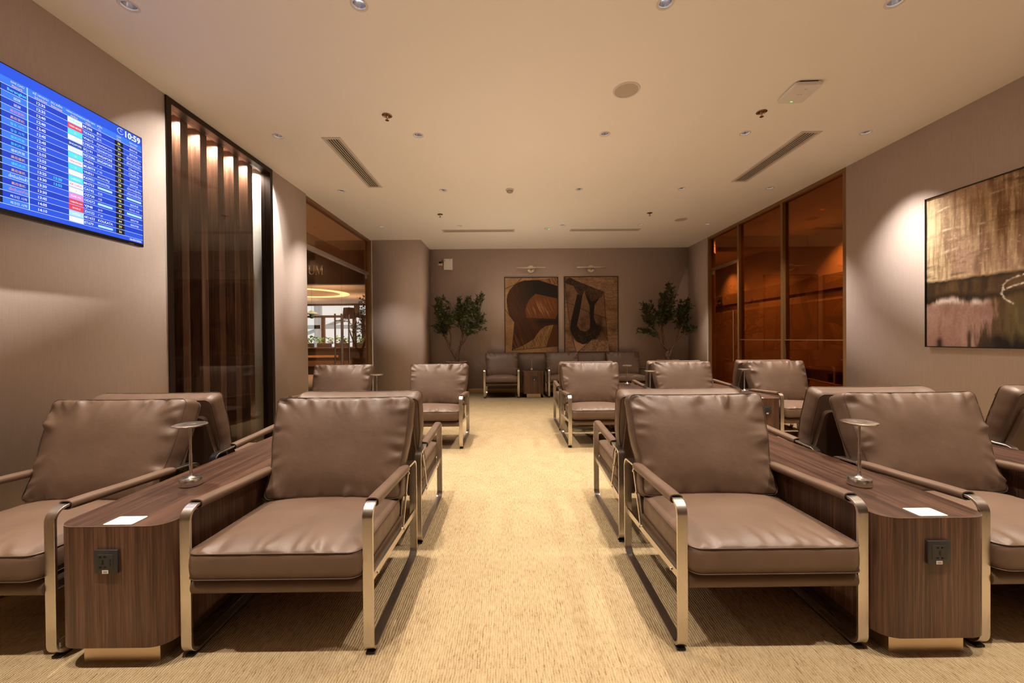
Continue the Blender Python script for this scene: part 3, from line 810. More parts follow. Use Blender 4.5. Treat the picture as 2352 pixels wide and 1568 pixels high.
# ------------------------------------------------------------------ flight information screen on the left wall
def flight_screen():
    K = .9786; W, Hh = 1.421, .817
    t = thing('flight_screen', 'large wall-mounted flight information screen showing a blue timetable', 'screen', (XL, 1.612 * K, 1.25 + .718 * K))
    obj('casing', MB().box((.082, 0, 0), (.126, W, Hh), .006, 2), plain('tv_black', (.010, .009, .009), .35), t)
    obj('wall_mount', MB().box((0, .35, .2), (.083, W - .35, Hh - .2)), M_DARK, t)
    sx0, sx1, sz0, sz1 = .008, W - .010, .024, Hh - .009
    w, h = sx1 - sx0, sz1 - sz0
    E_ = [((.030, .100, .76), 1.0), ((.018, .062, .60), 1.0), ((.050, .205, .90), 1.0), ((.85, .92, 1.0), 1.0), ((.95, .55, .10), 1.0), ((.95, .24, .12), 1.0),
          ((.10, .82, .95), 1.0), ((.012, .014, .020), 1.0), ((.95, .85, .15), 1.0), ((.85, .06, .10), 1.0), ((.85, .30, .70), 1.0), ((.45, .78, .95), 1.0), ((.03, .08, .40), 1.0)]
    mats = [emit('screen_colour_%d' % i, c, 1.12 * s) for i, (c, s) in enumerate(E_)]
    BG, DK, LT, WH, OR, RD, CY, BK, YL, CR, PK, PB, NV = range(13)
    lay = [0]
    def at(x): return lambda a, b: (.1265 + x, sx0 + a, sz0 + b)
    mb = MB()
    def rect(a0, a1, b0, b1, mi, lv):
        f = at(.0003 * lv)
        mb.add([f(a0, b0), f(a1, b0), f(a1, b1), f(a0, b1)], [(0, 1, 2, 3)], mi)
    rect(0, w, 0, h, BG, 0)
    hd0, hd1 = h * (1 - .132), h * (1 - .078)
    rect(0, w, hd0, hd1, LT, 1)
    nrow = 18; r0, r1 = h * .036, hd0
    rh = (r1 - r0) / nrow
    half = w / 2
    times = '12:35 12:35 12:40 12:40 12:45 12:45 12:45 12:45 12:55 12:55 13:00 13:25 13:30 13:30 13:30 13:45 14:05 14:10'.split()
    est = {11: '13:30', 12: '13:55'}
    fl = 'BR398 TK9470 VN615 LY8246 SQ191 NZ3286 VN506 MU8974 VN931 K63931 MH753 CA742 OZ730 OD572 VJ948 ZH122 6E1632 ET679'.split()
    gates = '36 36 30 30 26 26 22 22 28 28 40 46 39 43 33 44 50 36'.split()
    dest = ['臺北', '臺北', 'กรุงเทพมหานคร', 'กรุงเทพมหานคร', 'SINGAPORE', 'SINGAPORE', '广州', '广州', 'พนมเปญ', 'พนมเปญ', None, '北京', '서울', None, '台中', '广州', 'KOLKATA', None]
    rem = ['值机开放', '值机开放', 'เช็กอินเปิดแล้ว', 'เช็กอินเปิดแล้ว', 'Check-in', 'Check-in', '值机开放', '值机开放', 'เปิดการเช็กอิน', 'เปิดการเช็กอิน', None, '值机开放', '체크인 시작', None, '值机开放', '值机开放', '', '']
    lrem = [('Berangkat', CY), ('延誤', WH), ('延誤', WH), ('最后登机', RD), ('最后登机', OR), ('탑승 시작', CY), ('탑승 시작', CY), ('登机开放', CY), ('登机开放', CY), ('值机开放', WH),
            ('最后值机', OR), ('值机关闭', CY), ('最后值机', OR), ('เช็กอินเปิดแล้ว', WH), ('最后值机', OR), ('เช็กอินสุดท้าย', RD), ('체크인 시작', WH), ('체크인 시작', WH)]
    logo = [(WH, 'EVA AIR', CY), (CR, 'TURKISH AIRLINES', WH), (CY, '❀', OR), (WH, '', 0), (NV, 'SINGAPORE', WH), (WH, 'AIR NEW ZEALAND', PB), (CY, '❀', OR), (WH, 'CHINA EASTERN', CR), (CY, '❀', OR), (WH, '', 0),
            (CY, 'malaysia', WH), (WH, 'AIR CHINA', CR), (WH, '/', CR), (PK, 'Batik Air', WH), (CR, 'vietjetAir.com', WH), (CR, '深圳航空', WH), (PB, 'IndiGo', WH), (WH, '', 0)]
    f2 = at(.0009)
    sh = sz1 - sz0
    def X(y): return (y - 1.612) * K - sx0          # world y -> screen x
    for base, full in ((0, False), (half, True)):
        for k in range(nrow):
            b1 = r1 - k * rh; b0 = b1 - rh
            rect(base, base + half, b0, b1, DK if k % 2 == 0 else LT if not full else BG, 1)
            rect(base, base + half, b0 - .0009, b0 + .0009, WH, 2)
    rect(0, w, hd0 - .001, hd0 + .001, WH, 2)
    rect(half - .0025, half + .0025, r0, hd1, PB, 3)
    ts = rh * .60
    for k in range(nrow):
        cy = r1 - (k + .5) * rh; ty = cy - ts * .36
        put_text(mb, times[k], X(2.404), ty, ts, WH, f2, maxw=.075, bold=.02)
        if k in est: put_text(mb, est[k], X(2.487), ty, ts, CY, f2, maxw=.07)
        put_text(mb, lrem[k][0], X(2.288), ty, ts, lrem[k][1], f2, maxw=.086)
        rect(X(2.165), X(2.216), cy - rh * .42, cy + rh * .42, BK, 2)
        c, s, sc_ = logo[k]
        rect(X(2.547), X(2.634), cy - rh * .43, cy + rh * .43, c, 2)
        if s: put_text(mb, s, X(2.59), cy - rh * .16, rh * .46, sc_, f2, maxw=.072)
        put_text(mb, fl[k], X(2.638), ty, ts, WH, f2, 'l', maxw=.07)
        if dest[k] is None: rect(X(2.725), X(2.825), cy - rh * .2, cy + rh * .2, PB, 2)
        elif dest[k]: put_text(mb, dest[k], X(2.725), ty, ts, WH, f2, 'l', maxw=.10)
        rect(X(2.848), X(2.910), cy - rh * .42, cy + rh * .42, BK, 2)
        put_text(mb, gates[k], X(2.879), ty, ts, YL, f2)
        if rem[k] is None: rect(X(2.93), X(3.045), cy - rh * .2, cy + rh * .2, PB, 2)
        elif rem[k]: put_text(mb, rem[k], X(2.988), ty, ts, WH, f2, maxw=.105)
    hs = (hd1 - hd0) * .36
    for y, a, b in ((2.291, 'GHI CHÚ', 'Remark'), (2.404, 'KẾ HOẠCH', 'Scheduled'), (2.487, 'DỰ KIẾN', 'Estimated'), (2.585, 'HÃNG KHÔNG', 'Airline'), (2.672, 'CHUYẾN BAY', 'Flight'), (2.745, 'ĐẾN', 'To'), (2.879, 'CỬA', 'Gate'), (2.988, 'GHI CHÚ', 'Remark')):
        put_text(mb, a, X(y), hd0 + (hd1 - hd0) * .56, hs, WH, f2, maxw=.085); put_text(mb, b, X(y), hd0 + (hd1 - hd0) * .12, hs, OR, f2, maxw=.08)
    put_text(mb, '10:59', X(2.985), hd1 + h * .014, h * .075, WH, f2, maxw=.115, bold=.03)
    cxk, czk, rk = X(2.892), hd1 + h * .042, .022
    ring = []
    for k in range(28): a = PI * .25 + k / 27 * PI * 1.6; ring.append(a)
    f = at(.0009)
    vs = [f(cxk + math.cos(a) * q * 1.1, czk + math.sin(a) * q) for a in ring for q in (rk, rk * .86)]
    mb.add(vs, [(2 * i, 2 * i + 1, 2 * i + 3, 2 * i + 2) for i in range(27)], WH)
    rect(cxk - .001, cxk + .001, czk, czk + .013, WH, 3); rect(cxk, cxk + .010, czk - .001, czk + .001, WH, 3)
    put_text(mb, '06/03/2026', X(2.995), h * .008, rh * .55, WH, f2, maxw=.09)
    s_ = obj('display', mb, mats, t, None)
    obj('brand_strip', MB().box((.1262, W - .12, .007), (.1268, W - .08, .010)), M_CHROME, t)
flight_screen()

# ------------------------------------------------------------------ pictures (flat canvases in frames)
def grid_canvas(name, w, h, nu, nv, colfn, mat, fn, parent, hgt=None):
    u, v = np.meshgrid(np.linspace(0, 1, nu), np.linspace(0, 1, nv))
    c = colfn(u, v)
    c = np.clip(c, .002, 1)
    z = hgt(u, v) if hgt is not None else np.zeros_like(u)
    V = [fn(a * w, b * h, d) for a, b, d in zip(u.ravel(), v.ravel(), z.ravel())]
    F = [(j * nu + i, j * nu + i + 1, (j + 1) * nu + i + 1, (j + 1) * nu + i) for j in range(nv - 1) for i in range(nu - 1)]
    me = bpy.data.meshes.new(name); me.from_pydata(V, [], F); me.materials.append(mat); me.shade_smooth()
    at = me.color_attributes.new('paint', 'FLOAT_COLOR', 'POINT')
    arr = np.ones((nu * nv, 4), dtype=np.float32); arr[:, :3] = c.reshape(-1, 3)
    at.data.foreach_set('color', arr.ravel())
    return link(name, me, parent)
def vnoise(u, v, fu, fv, seed, oct=4):
    rg = np.random.default_rng(seed); out = np.zeros_like(u); amp = 1; tot = 0
    for o in range(oct):
        g = rg.random((int(fv * 2 ** o) + 3, int(fu * 2 ** o) + 3))
        x, y = u * fu * 2 ** o, v * fv * 2 ** o
        xi, yi = np.floor(x).astype(int), np.floor(y).astype(int); xf, yf = x - xi, y - yi
        xf, yf = xf * xf * (3 - 2 * xf), yf * yf * (3 - 2 * yf)
        out += amp * ((g[yi, xi] * (1 - xf) + g[yi, xi + 1] * xf) * (1 - yf) + (g[yi + 1, xi] * (1 - xf) + g[yi + 1, xi + 1] * xf) * yf)
        tot += amp; amp *= .55
    return out / tot
def C(*a): return np.array(srgb(*a))
def lerp(a, b, t): return a + (b - a) * np.clip(t, 0, 1)[..., None]
def seg_dist(u, v, pts):
    d = np.full_like(u, 9.)
    for (x0, y0), (x1, y1) in zip(pts, pts[1:]):
        dx, dy = x1 - x0, y1 - y0
        t_ = np.clip(((u - x0) * dx + (v - y0) * dy) / (dx * dx + dy * dy + 1e-12), 0, 1)
        d = np.minimum(d, np.hypot(u - x0 - t_ * dx, v - y0 - t_ * dy))
    return d
def inside(u, v, pts):
    r = np.zeros(u.shape, bool); n = len(pts)
    for i in range(n):
        x0, y0 = pts[i - 1]; x1, y1 = pts[i]
        cnd = ((y0 > v) != (y1 > v)) & (u < (x1 - x0) * (v - y0) / (y1 - y0 + 1e-12) + x0)
        r ^= cnd
    return r
def big_painting(u, v):
    st = vnoise(u, v, 70, 5, 1, 4); st2 = vnoise(u, v, 26, 4, 2, 4); bl = vnoise(u, v, 5, 4, 3, 4); fi = vnoise(u, v, 120, 90, 4, 2); ho = vnoise(u, v, 10, 30, 9, 3)
    c = lerp(C(140, 104, 74), C(224, 198, 158), st * 2.4 - .75)
    c = lerp(c, C(112, 78, 52), (st2 - .5) * 3.2)
    c = lerp(c, C(236, 216, 176), (1 - u * 5.5 + (bl - .5)) * .9 * (st + .2))
    c = lerp(c, C(182, 146, 130), (bl - .48) * 3.2 * np.clip((u - .06) * 10, 0, 1))
    c = lerp(c, C(74, 52, 34), (u - .30) * 4 * (v - .62) * 4 * st2 + (ho - .62) * 2.0)
    # a few pale ridges of thick paint, each with a shadow line coloured in below
    for (a, b, wd, u1) in ((.757, .01, .006, .60), (.682, .02, .007, .34), (.608, .07, .008, .26), (.90, .04, .005, .5)):
        line = a + b * u - .035 * np.clip(.12 - u, 0, 1) * 4 + (bl - .5) * .07
        e = np.exp(-((v - line) / wd) ** 2) * (u < u1) * np.clip((ho - .35) * 2.6, 0, 1)
        sh_ = np.exp(-((v - line + .018) / .012) ** 2) * (u < u1); c = lerp(c, C(110, 78, 52), sh_ * .2); c = lerp(c, C(240, 224, 196), e * np.clip((st2 - .42) * 5, 0, 1))
    # dark band
    edge = .442 + (bl - .5) * .05 + (st - .5) * .015
    low = .300 + .012 * np.sin(u * 14) + (st2 - .5) * .06
    m = np.clip((edge - v) * 60, 0, 1)
    dark = lerp(C(62, 46, 30), C(120, 90, 58), (st2 - .35) * 1.8)
    dark = lerp(dark, C(24, 18, 12), np.clip(1 - np.abs(v - edge + .012) * 38, 0, 1) * np.clip((bl - .40) * 6, 0, 1))
    dark = lerp(dark, C(28, 20, 14), np.clip(1 - np.abs(v - low - .015) * 30, 0, 1) * .8)
    dark = lerp(dark, C(56, 70, 34), np.clip((ho - .62) * 5, 0, 1) * np.clip(1 - np.abs(v - .43) * 40, 0, 1))
    c = lerp(c, dark, m)
    e2 = np.exp(-((v - edge - .006) / .005) ** 2) * np.clip((ho - .35) * 3, 0, 1); c = lerp(c, C(214, 190, 152), e2 * .8)
    mv = lerp(C(140, 102, 88), C(172, 138, 124), bl * 2 - .5); mv = lerp(mv, C(118, 80, 64), (st2 - .55) * 2.2)
    m2 = np.clip((low - v) * 40, 0, 1) * np.clip((.33 - u) * 18 + (st2 - .5) * 6, 0, 1); c = lerp(c, mv, m2)
    rid = np.exp(-((v - low + .022) / .018) ** 2) * np.clip((.34 - u) * 12, 0, 1) * np.clip((st2 - .38) * 4, 0, 1) * np.clip(u * 12, 0, 1); c = lerp(c, C(222, 206, 194), rid * .9)
    olive = lerp(C(70, 62, 36), C(108, 92, 56), st * 1.5 - .3)
    c = lerp(c, olive, np.clip((.34 - v) * 8, 0, 1) * np.clip((u - .36) * 9, 0, 1))
    c = lerp(c, C(26, 18, 12), np.clip((.10 - v + (st2 - .5) * .15) * 16, 0, 1) * np.clip((u - .27) * 12, 0, 1))
    c = lerp(c, C(40, 28, 20), np.exp(-((u - .075) / .02) ** 2) * np.clip((.07 - v) * 30, 0, 1))
    dl = seg_dist(u, v, [(.60, .46), (.52, .425), (.45, .405), (.405, .385), (.385, .36), (.39, .335), (.43, .352), (.50, .37), (.58, .39)])
    dl = np.minimum(dl, seg_dist(u, v, [(.385, .335), (.38, .315), (.395, .285), (.43, .25)]))
    c = lerp(c, C(226, 212, 190), np.exp(-(dl / .0045) ** 2) * np.clip((fi - .25) * 2.5, 0, 1))
    c = lerp(c, C(250, 240, 220), np.clip((fi - .74) * 6, 0, 1) * (v > .48) * .35)
    c = c * (.86 + .28 * fi)[..., None]
    return c
def picture_frame(parent, w, h, fw, fn, depth, mat):
    mb = MB()
    for a0, a1, b0, b1 in ((-fw, w + fw, -fw, 0), (-fw, w + fw, h, h + fw), (-fw, 0, 0, h), (w, w + fw, 0, h)):
        vs = [fn(a, b, d) for d in (-.003, depth) for a, b in ((a0, b0), (a1, b0), (a1, b1), (a0, b1))]
        mb.add(vs, [(0, 1, 2, 3), (4, 5, 6, 7), (0, 1, 5, 4), (1, 2, 6, 5), (2, 3, 7, 6), (3, 0, 4, 7)])
    return obj('frame', mb, mat, parent)
M_FRAME = plain('black_frame', (.008, .007, .006), .35)
def right_painting():
    w, h = 1.56, 1.425
    t = thing('large_painting', 'large abstract painting in ochre and brown on the right wall', 'painting', (XR, 3.888, 1.140))
    fn = lambda a, b, d: (-.035 - d, -a, b)
    grid_canvas('canvas', w, h, 330, 300, big_painting, vcol('oil_paint', .45, .5), fn, t, lambda u, v: .004 * vnoise(u, v, 60, 12, 21, 4))
    picture_frame(t, w, h, .009, lambda a, b, d: (-d, -a, b), .048, M_FRAME)
right_painting()
def pic_left(u, v):
    px, py = 358 + u * 572, 1065 - v * 800
    fi = vnoise(u, v, 60, 80, 31, 3); bl = vnoise(u, v, 5, 6, 32, 4); hs = vnoise(u + v * .5, v - u * .5, 50, 8, 33, 3) if False else vnoise(np.mod(u + v * .6, 1), np.mod(v * .3 + .3 - u * .2, 1), 120, 14, 33, 3)
    hc = vnoise(np.mod(u - v * .3 + .3, 1), np.mod(v + u * .1, 1), 110, 12, 34, 3)
    c = lerp(C(170, 132, 92), C(202, 164, 120), fi * 1.4 - .2); c = lerp(c, C(120, 96, 70), (bl - .5) * 2)
    head = [(430, 1040), (460, 740), (405, 670), (382, 590), (375, 500), (385, 440), (412, 390), (455, 345), (510, 310), (570, 293), (720, 288), (932, 352), (932, 772), (880, 770), (800, 784), (740, 825), (700, 875), (670, 920), (560, 985)]
    brown = lerp(C(62, 32, 14), C(96, 54, 24), hs * 1.6 - .3); brown = lerp(brown, C(168, 128, 84), np.clip((hs - .55) * 4, 0, 1) * np.clip((py - 820) / 120, 0, 1) * np.clip((640 - px) / 120, 0, 1) * .9)
    black = C(20, 12, 8) * np.ones_like(c)
    d = np.clip((px - 420) / 260, 0, 1) * np.clip((640 - py) / 160, 0, 1)
    hcol = lerp(brown, black, d + np.clip(1 - np.abs(py - 735) / 60, 0, 1) * np.clip((px - 660) / 90, 0, 1))
    m = inside(px, py, head); c[m] = hcol[m]
    wedge = [(720, 288), (932, 264), (932, 346)]; m = inside(px, py, wedge); wc = lerp(C(110, 66, 34), C(190, 146, 96), (hs - .4) * 3); c[m] = wc[m]
    inn = [(590, 692), (578, 610), (595, 550), (630, 490), (692, 436), (790, 458), (932, 490), (930, 650), (905, 706)]
    ic = lerp(C(112, 60, 22), C(128, 74, 30), fi); ic = lerp(ic, C(214, 168, 110), np.clip((hs - .55) * 5, 0, 1) * np.exp(-((px - 740) / 120) ** 2 - ((py - 590) / 75) ** 2) * 1.3)
    m = inside(px, py, inn); c[m] = ic[m]
    hat = [(670, 920), (710, 862), (760, 812), (820, 782), (884, 770), (800, 1008), (440, 1042), (560, 985)]
    hcx = lerp(C(120, 84, 48), C(212, 174, 118), np.maximum(hs, hc) * 2.2 - .9); m = inside(px, py, hat); c[m] = hcx[m]
    rb = [(884, 770), (932, 770), (932, 996), (800, 1008)]; m = inside(px, py, rb); rc = lerp(C(84, 44, 18), C(104, 58, 26), fi); c[m] = rc[m]
    for ln in ([(358, 380), (470, 335), (540, 270)], [(358, 600), (460, 735)], [(430, 1040), (932, 998)], [(460, 740), (430, 1040)]):
        c = lerp(c, C(40, 24, 14), np.exp(-(seg_dist(px, py, ln) / 3.0) ** 2))
    return c * .92
def pic_right(u, v):
    px, py = 998 + u * 568, 1062 - v * 806
    fi = vnoise(u, v, 60, 80, 41, 3); bl = vnoise(u, v, 6, 7, 42, 4); hz = vnoise(u, v, 8, 70, 43, 3)
    c = lerp(C(124, 96, 74), C(188, 150, 114), (hz * .5 + fi * .5) * 2.0 - .5); c = lerp(c, C(92, 68, 50), (bl - .5) * 2.4)
    mid = [(998, 268), (1060, 260), (1180, 318), (1420, 415), (1455, 946), (1288, 928), (1140, 1062), (1120, 1062), (1060, 860), (998, 330)]
    mc = lerp(C(116, 86, 66), C(150, 114, 88), fi * 1.5 - .2); mc = lerp(mc, C(70, 46, 34), (bl - .5) * 2.6); m = inside(px, py, mid); c[m] = mc[m]
    hd = [(998, 305), (1048, 258), (1130, 300), (1420, 415), (1400, 470), (1345, 500), (1290, 530), (1210, 405), (1190, 455), (1135, 430), (1090, 352), (1010, 322)]
    hcx = lerp(C(34, 22, 16), C(96, 70, 52), fi * 1.8 - .6 + (px - 1150) / 500); m = inside(px, py, hd); c[m] = hcx[m]
    U = [(1132, 440), (1190, 448), (1165, 600), (1128, 780), (1165, 832), (1220, 845), (1268, 805), (1265, 570), (1236, 490), (1208, 408), (1290, 520), (1372, 488), (1318, 555), (1308, 690), (1338, 768), (1400, 800), (1368, 880), (1330, 930), (1260, 965), (1190, 980), (1120, 945), (1078, 890), (1056, 820), (1062, 735)]
    uc = lerp(C(22, 14, 10), C(78, 60, 44), (fi - .5) * 4 * np.clip((py - 780) / 80, 0, 1)); m = inside(px, py, U); c[m] = uc[m]
    bt = [(1140, 1062), (1288, 928), (1455, 946), (1470, 1062)]; bc = lerp(C(120, 92, 70), C(190, 152, 118), fi * 2 - .5); m = inside(px, py, bt); c[m] = bc[m]
    bg = [(1090, 930), (1130, 960), (1190, 982), (1240, 975), (1140, 1062), (1112, 1062)]; m = inside(px, py, bg); c[m] = C(196, 156, 116)
    for ln in ([(1000, 330), (1060, 860), (1118, 1062)], [(1420, 415), (1455, 946), (1390, 800), (1345, 760)], [(1010, 525), (1110, 565)], [(1170, 595), (1270, 640)], [(1310, 655), (1450, 705)], [(1140, 1062), (1288, 928)]):
        c = lerp(c, C(40, 26, 18), np.exp(-(seg_dist(px, py, ln) / 3.0) ** 2))
    return c * .92
def back_picture(label, x0, x1, z0, z1, fnc):
    w, h = x1 - x0, z1 - z0
    t = thing('framed_picture', label, 'picture', (x0, YB, z0), 0, 'abstract pictures on the back wall')
    grid_canvas('canvas', w, h, 200, 280, fnc, bpy.data.materials.get('print_paint') or vcol('print_paint', .6), lambda a, b, d: (a, -.028, b), t)
    picture_frame(t, w, h, .014, lambda a, b, d: (a, -d, b), .042, M_FRAME)
back_picture('left abstract picture on the back wall, a dark rounded shape round an ochre panel', -.112, 1.090, .922, 2.636, pic_left)
back_picture('right abstract picture on the back wall, a black U shape on tan', 1.258, 2.472, .930, 2.645, pic_right)
for x, lab in ((.488, 'slim metal picture light above the left abstract picture'), (1.862, 'slim metal picture light above the right abstract picture')):
    t = thing('picture_light', lab, 'picture light', (x, YB, 2.835), 0, 'picture lights on the back wall')
    obj('wall_rose', MB().tube([(0, -.018, 0), (0, 0, 0)], .083, 32), M_LAMP, t, 40)
    obj('light_bar', MB().box((-.335, -.118, .0), (.335, -.085, .034), .004, 2), M_LAMP, t)
    obj('arm', MB().tube([(0, -.01, -.03), (0, -.07, -.025), (0, -.10, .01)], .014, 12), M_CHROME, t, 50)
# white box and its socket
t = thing('wall_box', 'white wall-mounted box high on the back wall beside a socket', 'wall box', (-1.405, YB, 2.955))
obj('box_body', MB().box((-.10, -.06, -.125), (.10, 0, .125), .008, 3), M_WHITE, t)
obj('marks', MB().box((-.085, -.0612, .085), (-.070, -.0598, .10)).box((-.088, -.0612, .066), (-.062, -.0598, .074)).box((.035, -.0612, .095), (.05, -.0598, .105)), plain('mark_brown', (.12, .05, .03), .5), t)
obj('badge', MB().box((.035, -.0612, -.095), (.065, -.0598, -.078)), plain('badge_gold', (.7, .6, .35), .4), t)
t = thing('wall_socket', 'small cream wall socket with a black plug, beside the white box', 'socket', (-1.585, YB, 2.985))
obj('plate', MB().box((-.05, -.010, -.05), (.05, 0, .05), .003, 2), plain('cream_plastic', (.68, .56, .36), .5), t)
obj('plug', MB().box((-.035, -.05, -.005), (.03, -.010, .035), .008, 2).tube([(.02, -.035, .03), (.05, -.045, .06), (.075, -.03, .05), (.085, -.02, .02)], .008, 8).tube([(.0, -.04, .03), (.03, -.05, .01), (.07, -.04, .02)], .010, 8), M_DARK, t, 50)

# ------------------------------------------------------------------ olive trees in urns
def leaf_mat():
    m, nt, b = newmat('olive_leaf')
    oi = nt.nodes.new('ShaderNodeNewGeometry')
    r = ramp(nt, [(0, (.020, .034, .008)), (.6, (.045, .070, .016)), (1, (.11, .13, .035))]); L(nt, oi.outputs['Random Per Island'], r.inputs[0]); L(nt, r.outputs[0], b.inputs['Base Color'])
    b.inputs['Roughness'].default_value = .45; return m
M_LEAF = leaf_mat()
def bark_mat():
    m, nt, b = newmat('olive_bark')
    mp = coords(nt, (18, 18, 5)); n = N(nt, 'ShaderNodeTexNoise', Scale=3.0, Detail=5.0); L(nt, mp.outputs[0], n.inputs['Vector'])
    r = ramp(nt, [(.3, (.045, .020, .009)), (.7, (.17, .085, .038))]); L(nt, n.outputs[0], r.inputs[0]); L(nt, r.outputs[0], b.inputs['Base Color'])
    b.inputs['Roughness'].default_value = .85; bump(nt, b, n.outputs[0], .8, .02); return m
M_BARK = bark_mat()
def urn_mat():
    m, nt, b = newmat('urn_clay')
    mp = coords(nt, (9, 9, 16)); n = N(nt, 'ShaderNodeTexNoise', Scale=2.5, Detail=6.0, Roughness=.65); L(nt, mp.outputs[0], n.inputs['Vector'])
    r = ramp(nt, [(.3, (.12, .065, .038)), (.55, (.30, .185, .115)), (.8, (.48, .33, .22))]); L(nt, n.outputs[0], r.inputs[0]); L(nt, r.outputs[0], b.inputs['Base Color'])
    b.inputs['Roughness'].default_value = .9; bump(nt, b, n.outputs[0], 1.0, .02); return m
M_URN = urn_mat()
M_SOIL = plain('soil', (.05, .032, .02), .95)
def smooth_path(pts, k=5):
    P = [Vector(p) for p in pts]; out = []
    for i in range(len(P) - 1):
        p0, p1, p2, p3 = P[max(i - 1, 0)], P[i], P[i + 1], P[min(i + 2, len(P) - 1)]
        for j in range(k):
            t_ = j / k
            out.append(.5 * ((2 * p1) + (p2 - p0) * t_ + (2 * p0 - 5 * p1 + 4 * p2 - p3) * t_ ** 2 + (3 * p1 - p0 - 3 * p2 + p3) * t_ ** 3))
    return out + [P[-1]]
def olive_tree(label, loc, stems, blobs, seed, nleaf, urn=True, rot=0, scale=1):
    rg = random.Random(seed)
    t = thing('potted_olive_tree', label, 'potted tree', loc, rot, 'potted olive trees')
    t.scale = (scale,) * 3
    if urn:
        prof = [(.15, 0), (.165, .01), (.185, .10), (.19, .112), (.205, .24), (.213, .252), (.228, .40), (.236, .412), (.243, .54), (.246, .60), (.240, .66), (.222, .715), (.218, .725), (.236, .735), (.238, .752), (.222, .758), (.198, .75), (.192, .70)]
        obj('urn', MB().lathe(prof, 40), M_URN, t, 60)
        obj('soil', MB().lathe([(.195, .70), (.19, .712), (.08, .73), (0, .735)], 24), M_SOIL, t, None)
    tr = MB(); ends = []
    for path, r0, r1 in stems:
        p = smooth_path(path); n = len(p)
        tr.tube(p, [(r0 + (r1 - r0) * (i / (n - 1)) ** .8) * (1 + .12 * math.sin(i * 1.9)) for i in range(n)], 9)
        ends.append(p)
    fol = MB(); tw = []
    allp = [q for p in ends for q in p[len(p) // 3:]]
    for (c, rad, cnt) in blobs:
        c = Vector(c); rad = Vector(rad)
        for _ in range(cnt):
            while True:
                d = Vector((rg.uniform(-1, 1), rg.uniform(-1, 1), rg.uniform(-1, 1)))
                if d.length <= 1: break
            if d.length < .35: d = d.normalized() * rg.uniform(.4, 1)
            tip = c + Vector((d.x * rad.x, d.y * rad.y, d.z * rad.z))
            st = min(allp, key=lambda q: (q - tip).length + max(0, q.z - tip.z + .1) * 2)
            mid = st.lerp(tip, .5) + Vector((rg.uniform(-.04, .04), rg.uniform(-.04, .04), rg.uniform(-.02, .05)))
            tw.append(smooth_path([st, mid, tip], 4))
    for p in tw:
        tr.tube(p, [.007 - .005 * i / (len(p) - 1) for i in range(len(p))], 5)
        tip, prev = p[-1], p[-4]
        ax = (tip - prev).normalized()
        sprig = [tip - ax * .16 + ax * .02 * k for k in range(10)]
        for k in range(nleaf):
            o = sprig[rg.randrange(10)] + Vector((rg.gauss(0, .006), rg.gauss(0, .006), rg.gauss(0, .006)))
            side = ax.cross(Vector((rg.gauss(0, 1), rg.gauss(0, 1), rg.gauss(0, 1)))); side.normalize()
            dr = (ax * rg.uniform(.5, 1.1) + side * rg.uniform(.5, 1.0)); dr.normalize()
            wv = dr.cross(Vector((rg.gauss(0, 1), rg.gauss(0, 1), rg.gauss(0, 1)))); wv.normalize()
            ln, wd = rg.uniform(.05, .085), rg.uniform(.008, .0125)
            up = dr.cross(wv) * .004
            fol.add([o, o + dr * ln * .35 + wv * wd, o + dr * ln * .75 + wv * wd * .8, o + dr * ln, o + dr * ln * .75 - wv * wd * .8, o + dr * ln * .35 - wv * wd, o + dr * ln * .5 + up], [(0, 1, 6), (1, 2, 6), (2, 3, 6), (3, 4, 6), (4, 5, 6), (5, 0, 6)])
    obj('trunk', tr, M_BARK, t, None)
    me = bpy.data.meshes.new('foliage'); me.from_pydata(fol.v, [], fol.f); me.materials.append(M_LEAF); me.shade_smooth()
    link('foliage', me, t)
    return t
stemsL = [([(.0, 0, .70), (.02, 0, .84), (.03, .0, .95), (.06, .01, 1.05), (.10, 0, 1.16), (.14, .02, 1.35), (.13, 0, 1.52)], .05, .018),
          ([(.01, 0, .80), (-.06, .02, .92), (-.14, 0, 1.06), (-.20, .02, 1.20), (-.27, .03, 1.36), (-.30, .0, 1.52)], .034, .014),
          ([(-.14, 0, 1.06), (-.12, -.03, 1.2), (-.12, -.02, 1.36), (-.18, -.04, 1.55)], .022, .010),
          ([(.10, 0, 1.12), (.19, -.02, 1.22), (.26, .02, 1.38), (.38, .03, 1.50), (.47, .0, 1.62)], .026, .010),
          ([(.14, .02, 1.35), (.10, .05, 1.5), (.04, .08, 1.66)], .018, .009)]
blobsL = [((-.25, 0, 1.66), (.25, .24, .20), 24), ((-.32, .0, 2.00), (.15, .15, .22), 15), ((.12, .0, 1.72), (.26, .24, .22), 26), ((.30, 0, 1.98), (.24, .2, .20), 18), ((.45, .0, 1.70), (.24, .2, .20), 18), ((.52, 0, 2.12), (.10, .1, .14), 6), ((-.36, 0, 1.50), (.17, .18, .12), 12), ((.40, 0, 1.45), (.24, .15, .07), 8), ((.08, 0, 2.02), (.10, .1, .16), 7)]
olive_tree('potted olive tree in a clay urn left of the abstract pictures', (-1.185, 8.74, 0), stemsL, [(c, r, int(k * 1.6)) for c, r, k in blobsL], 3, 17)
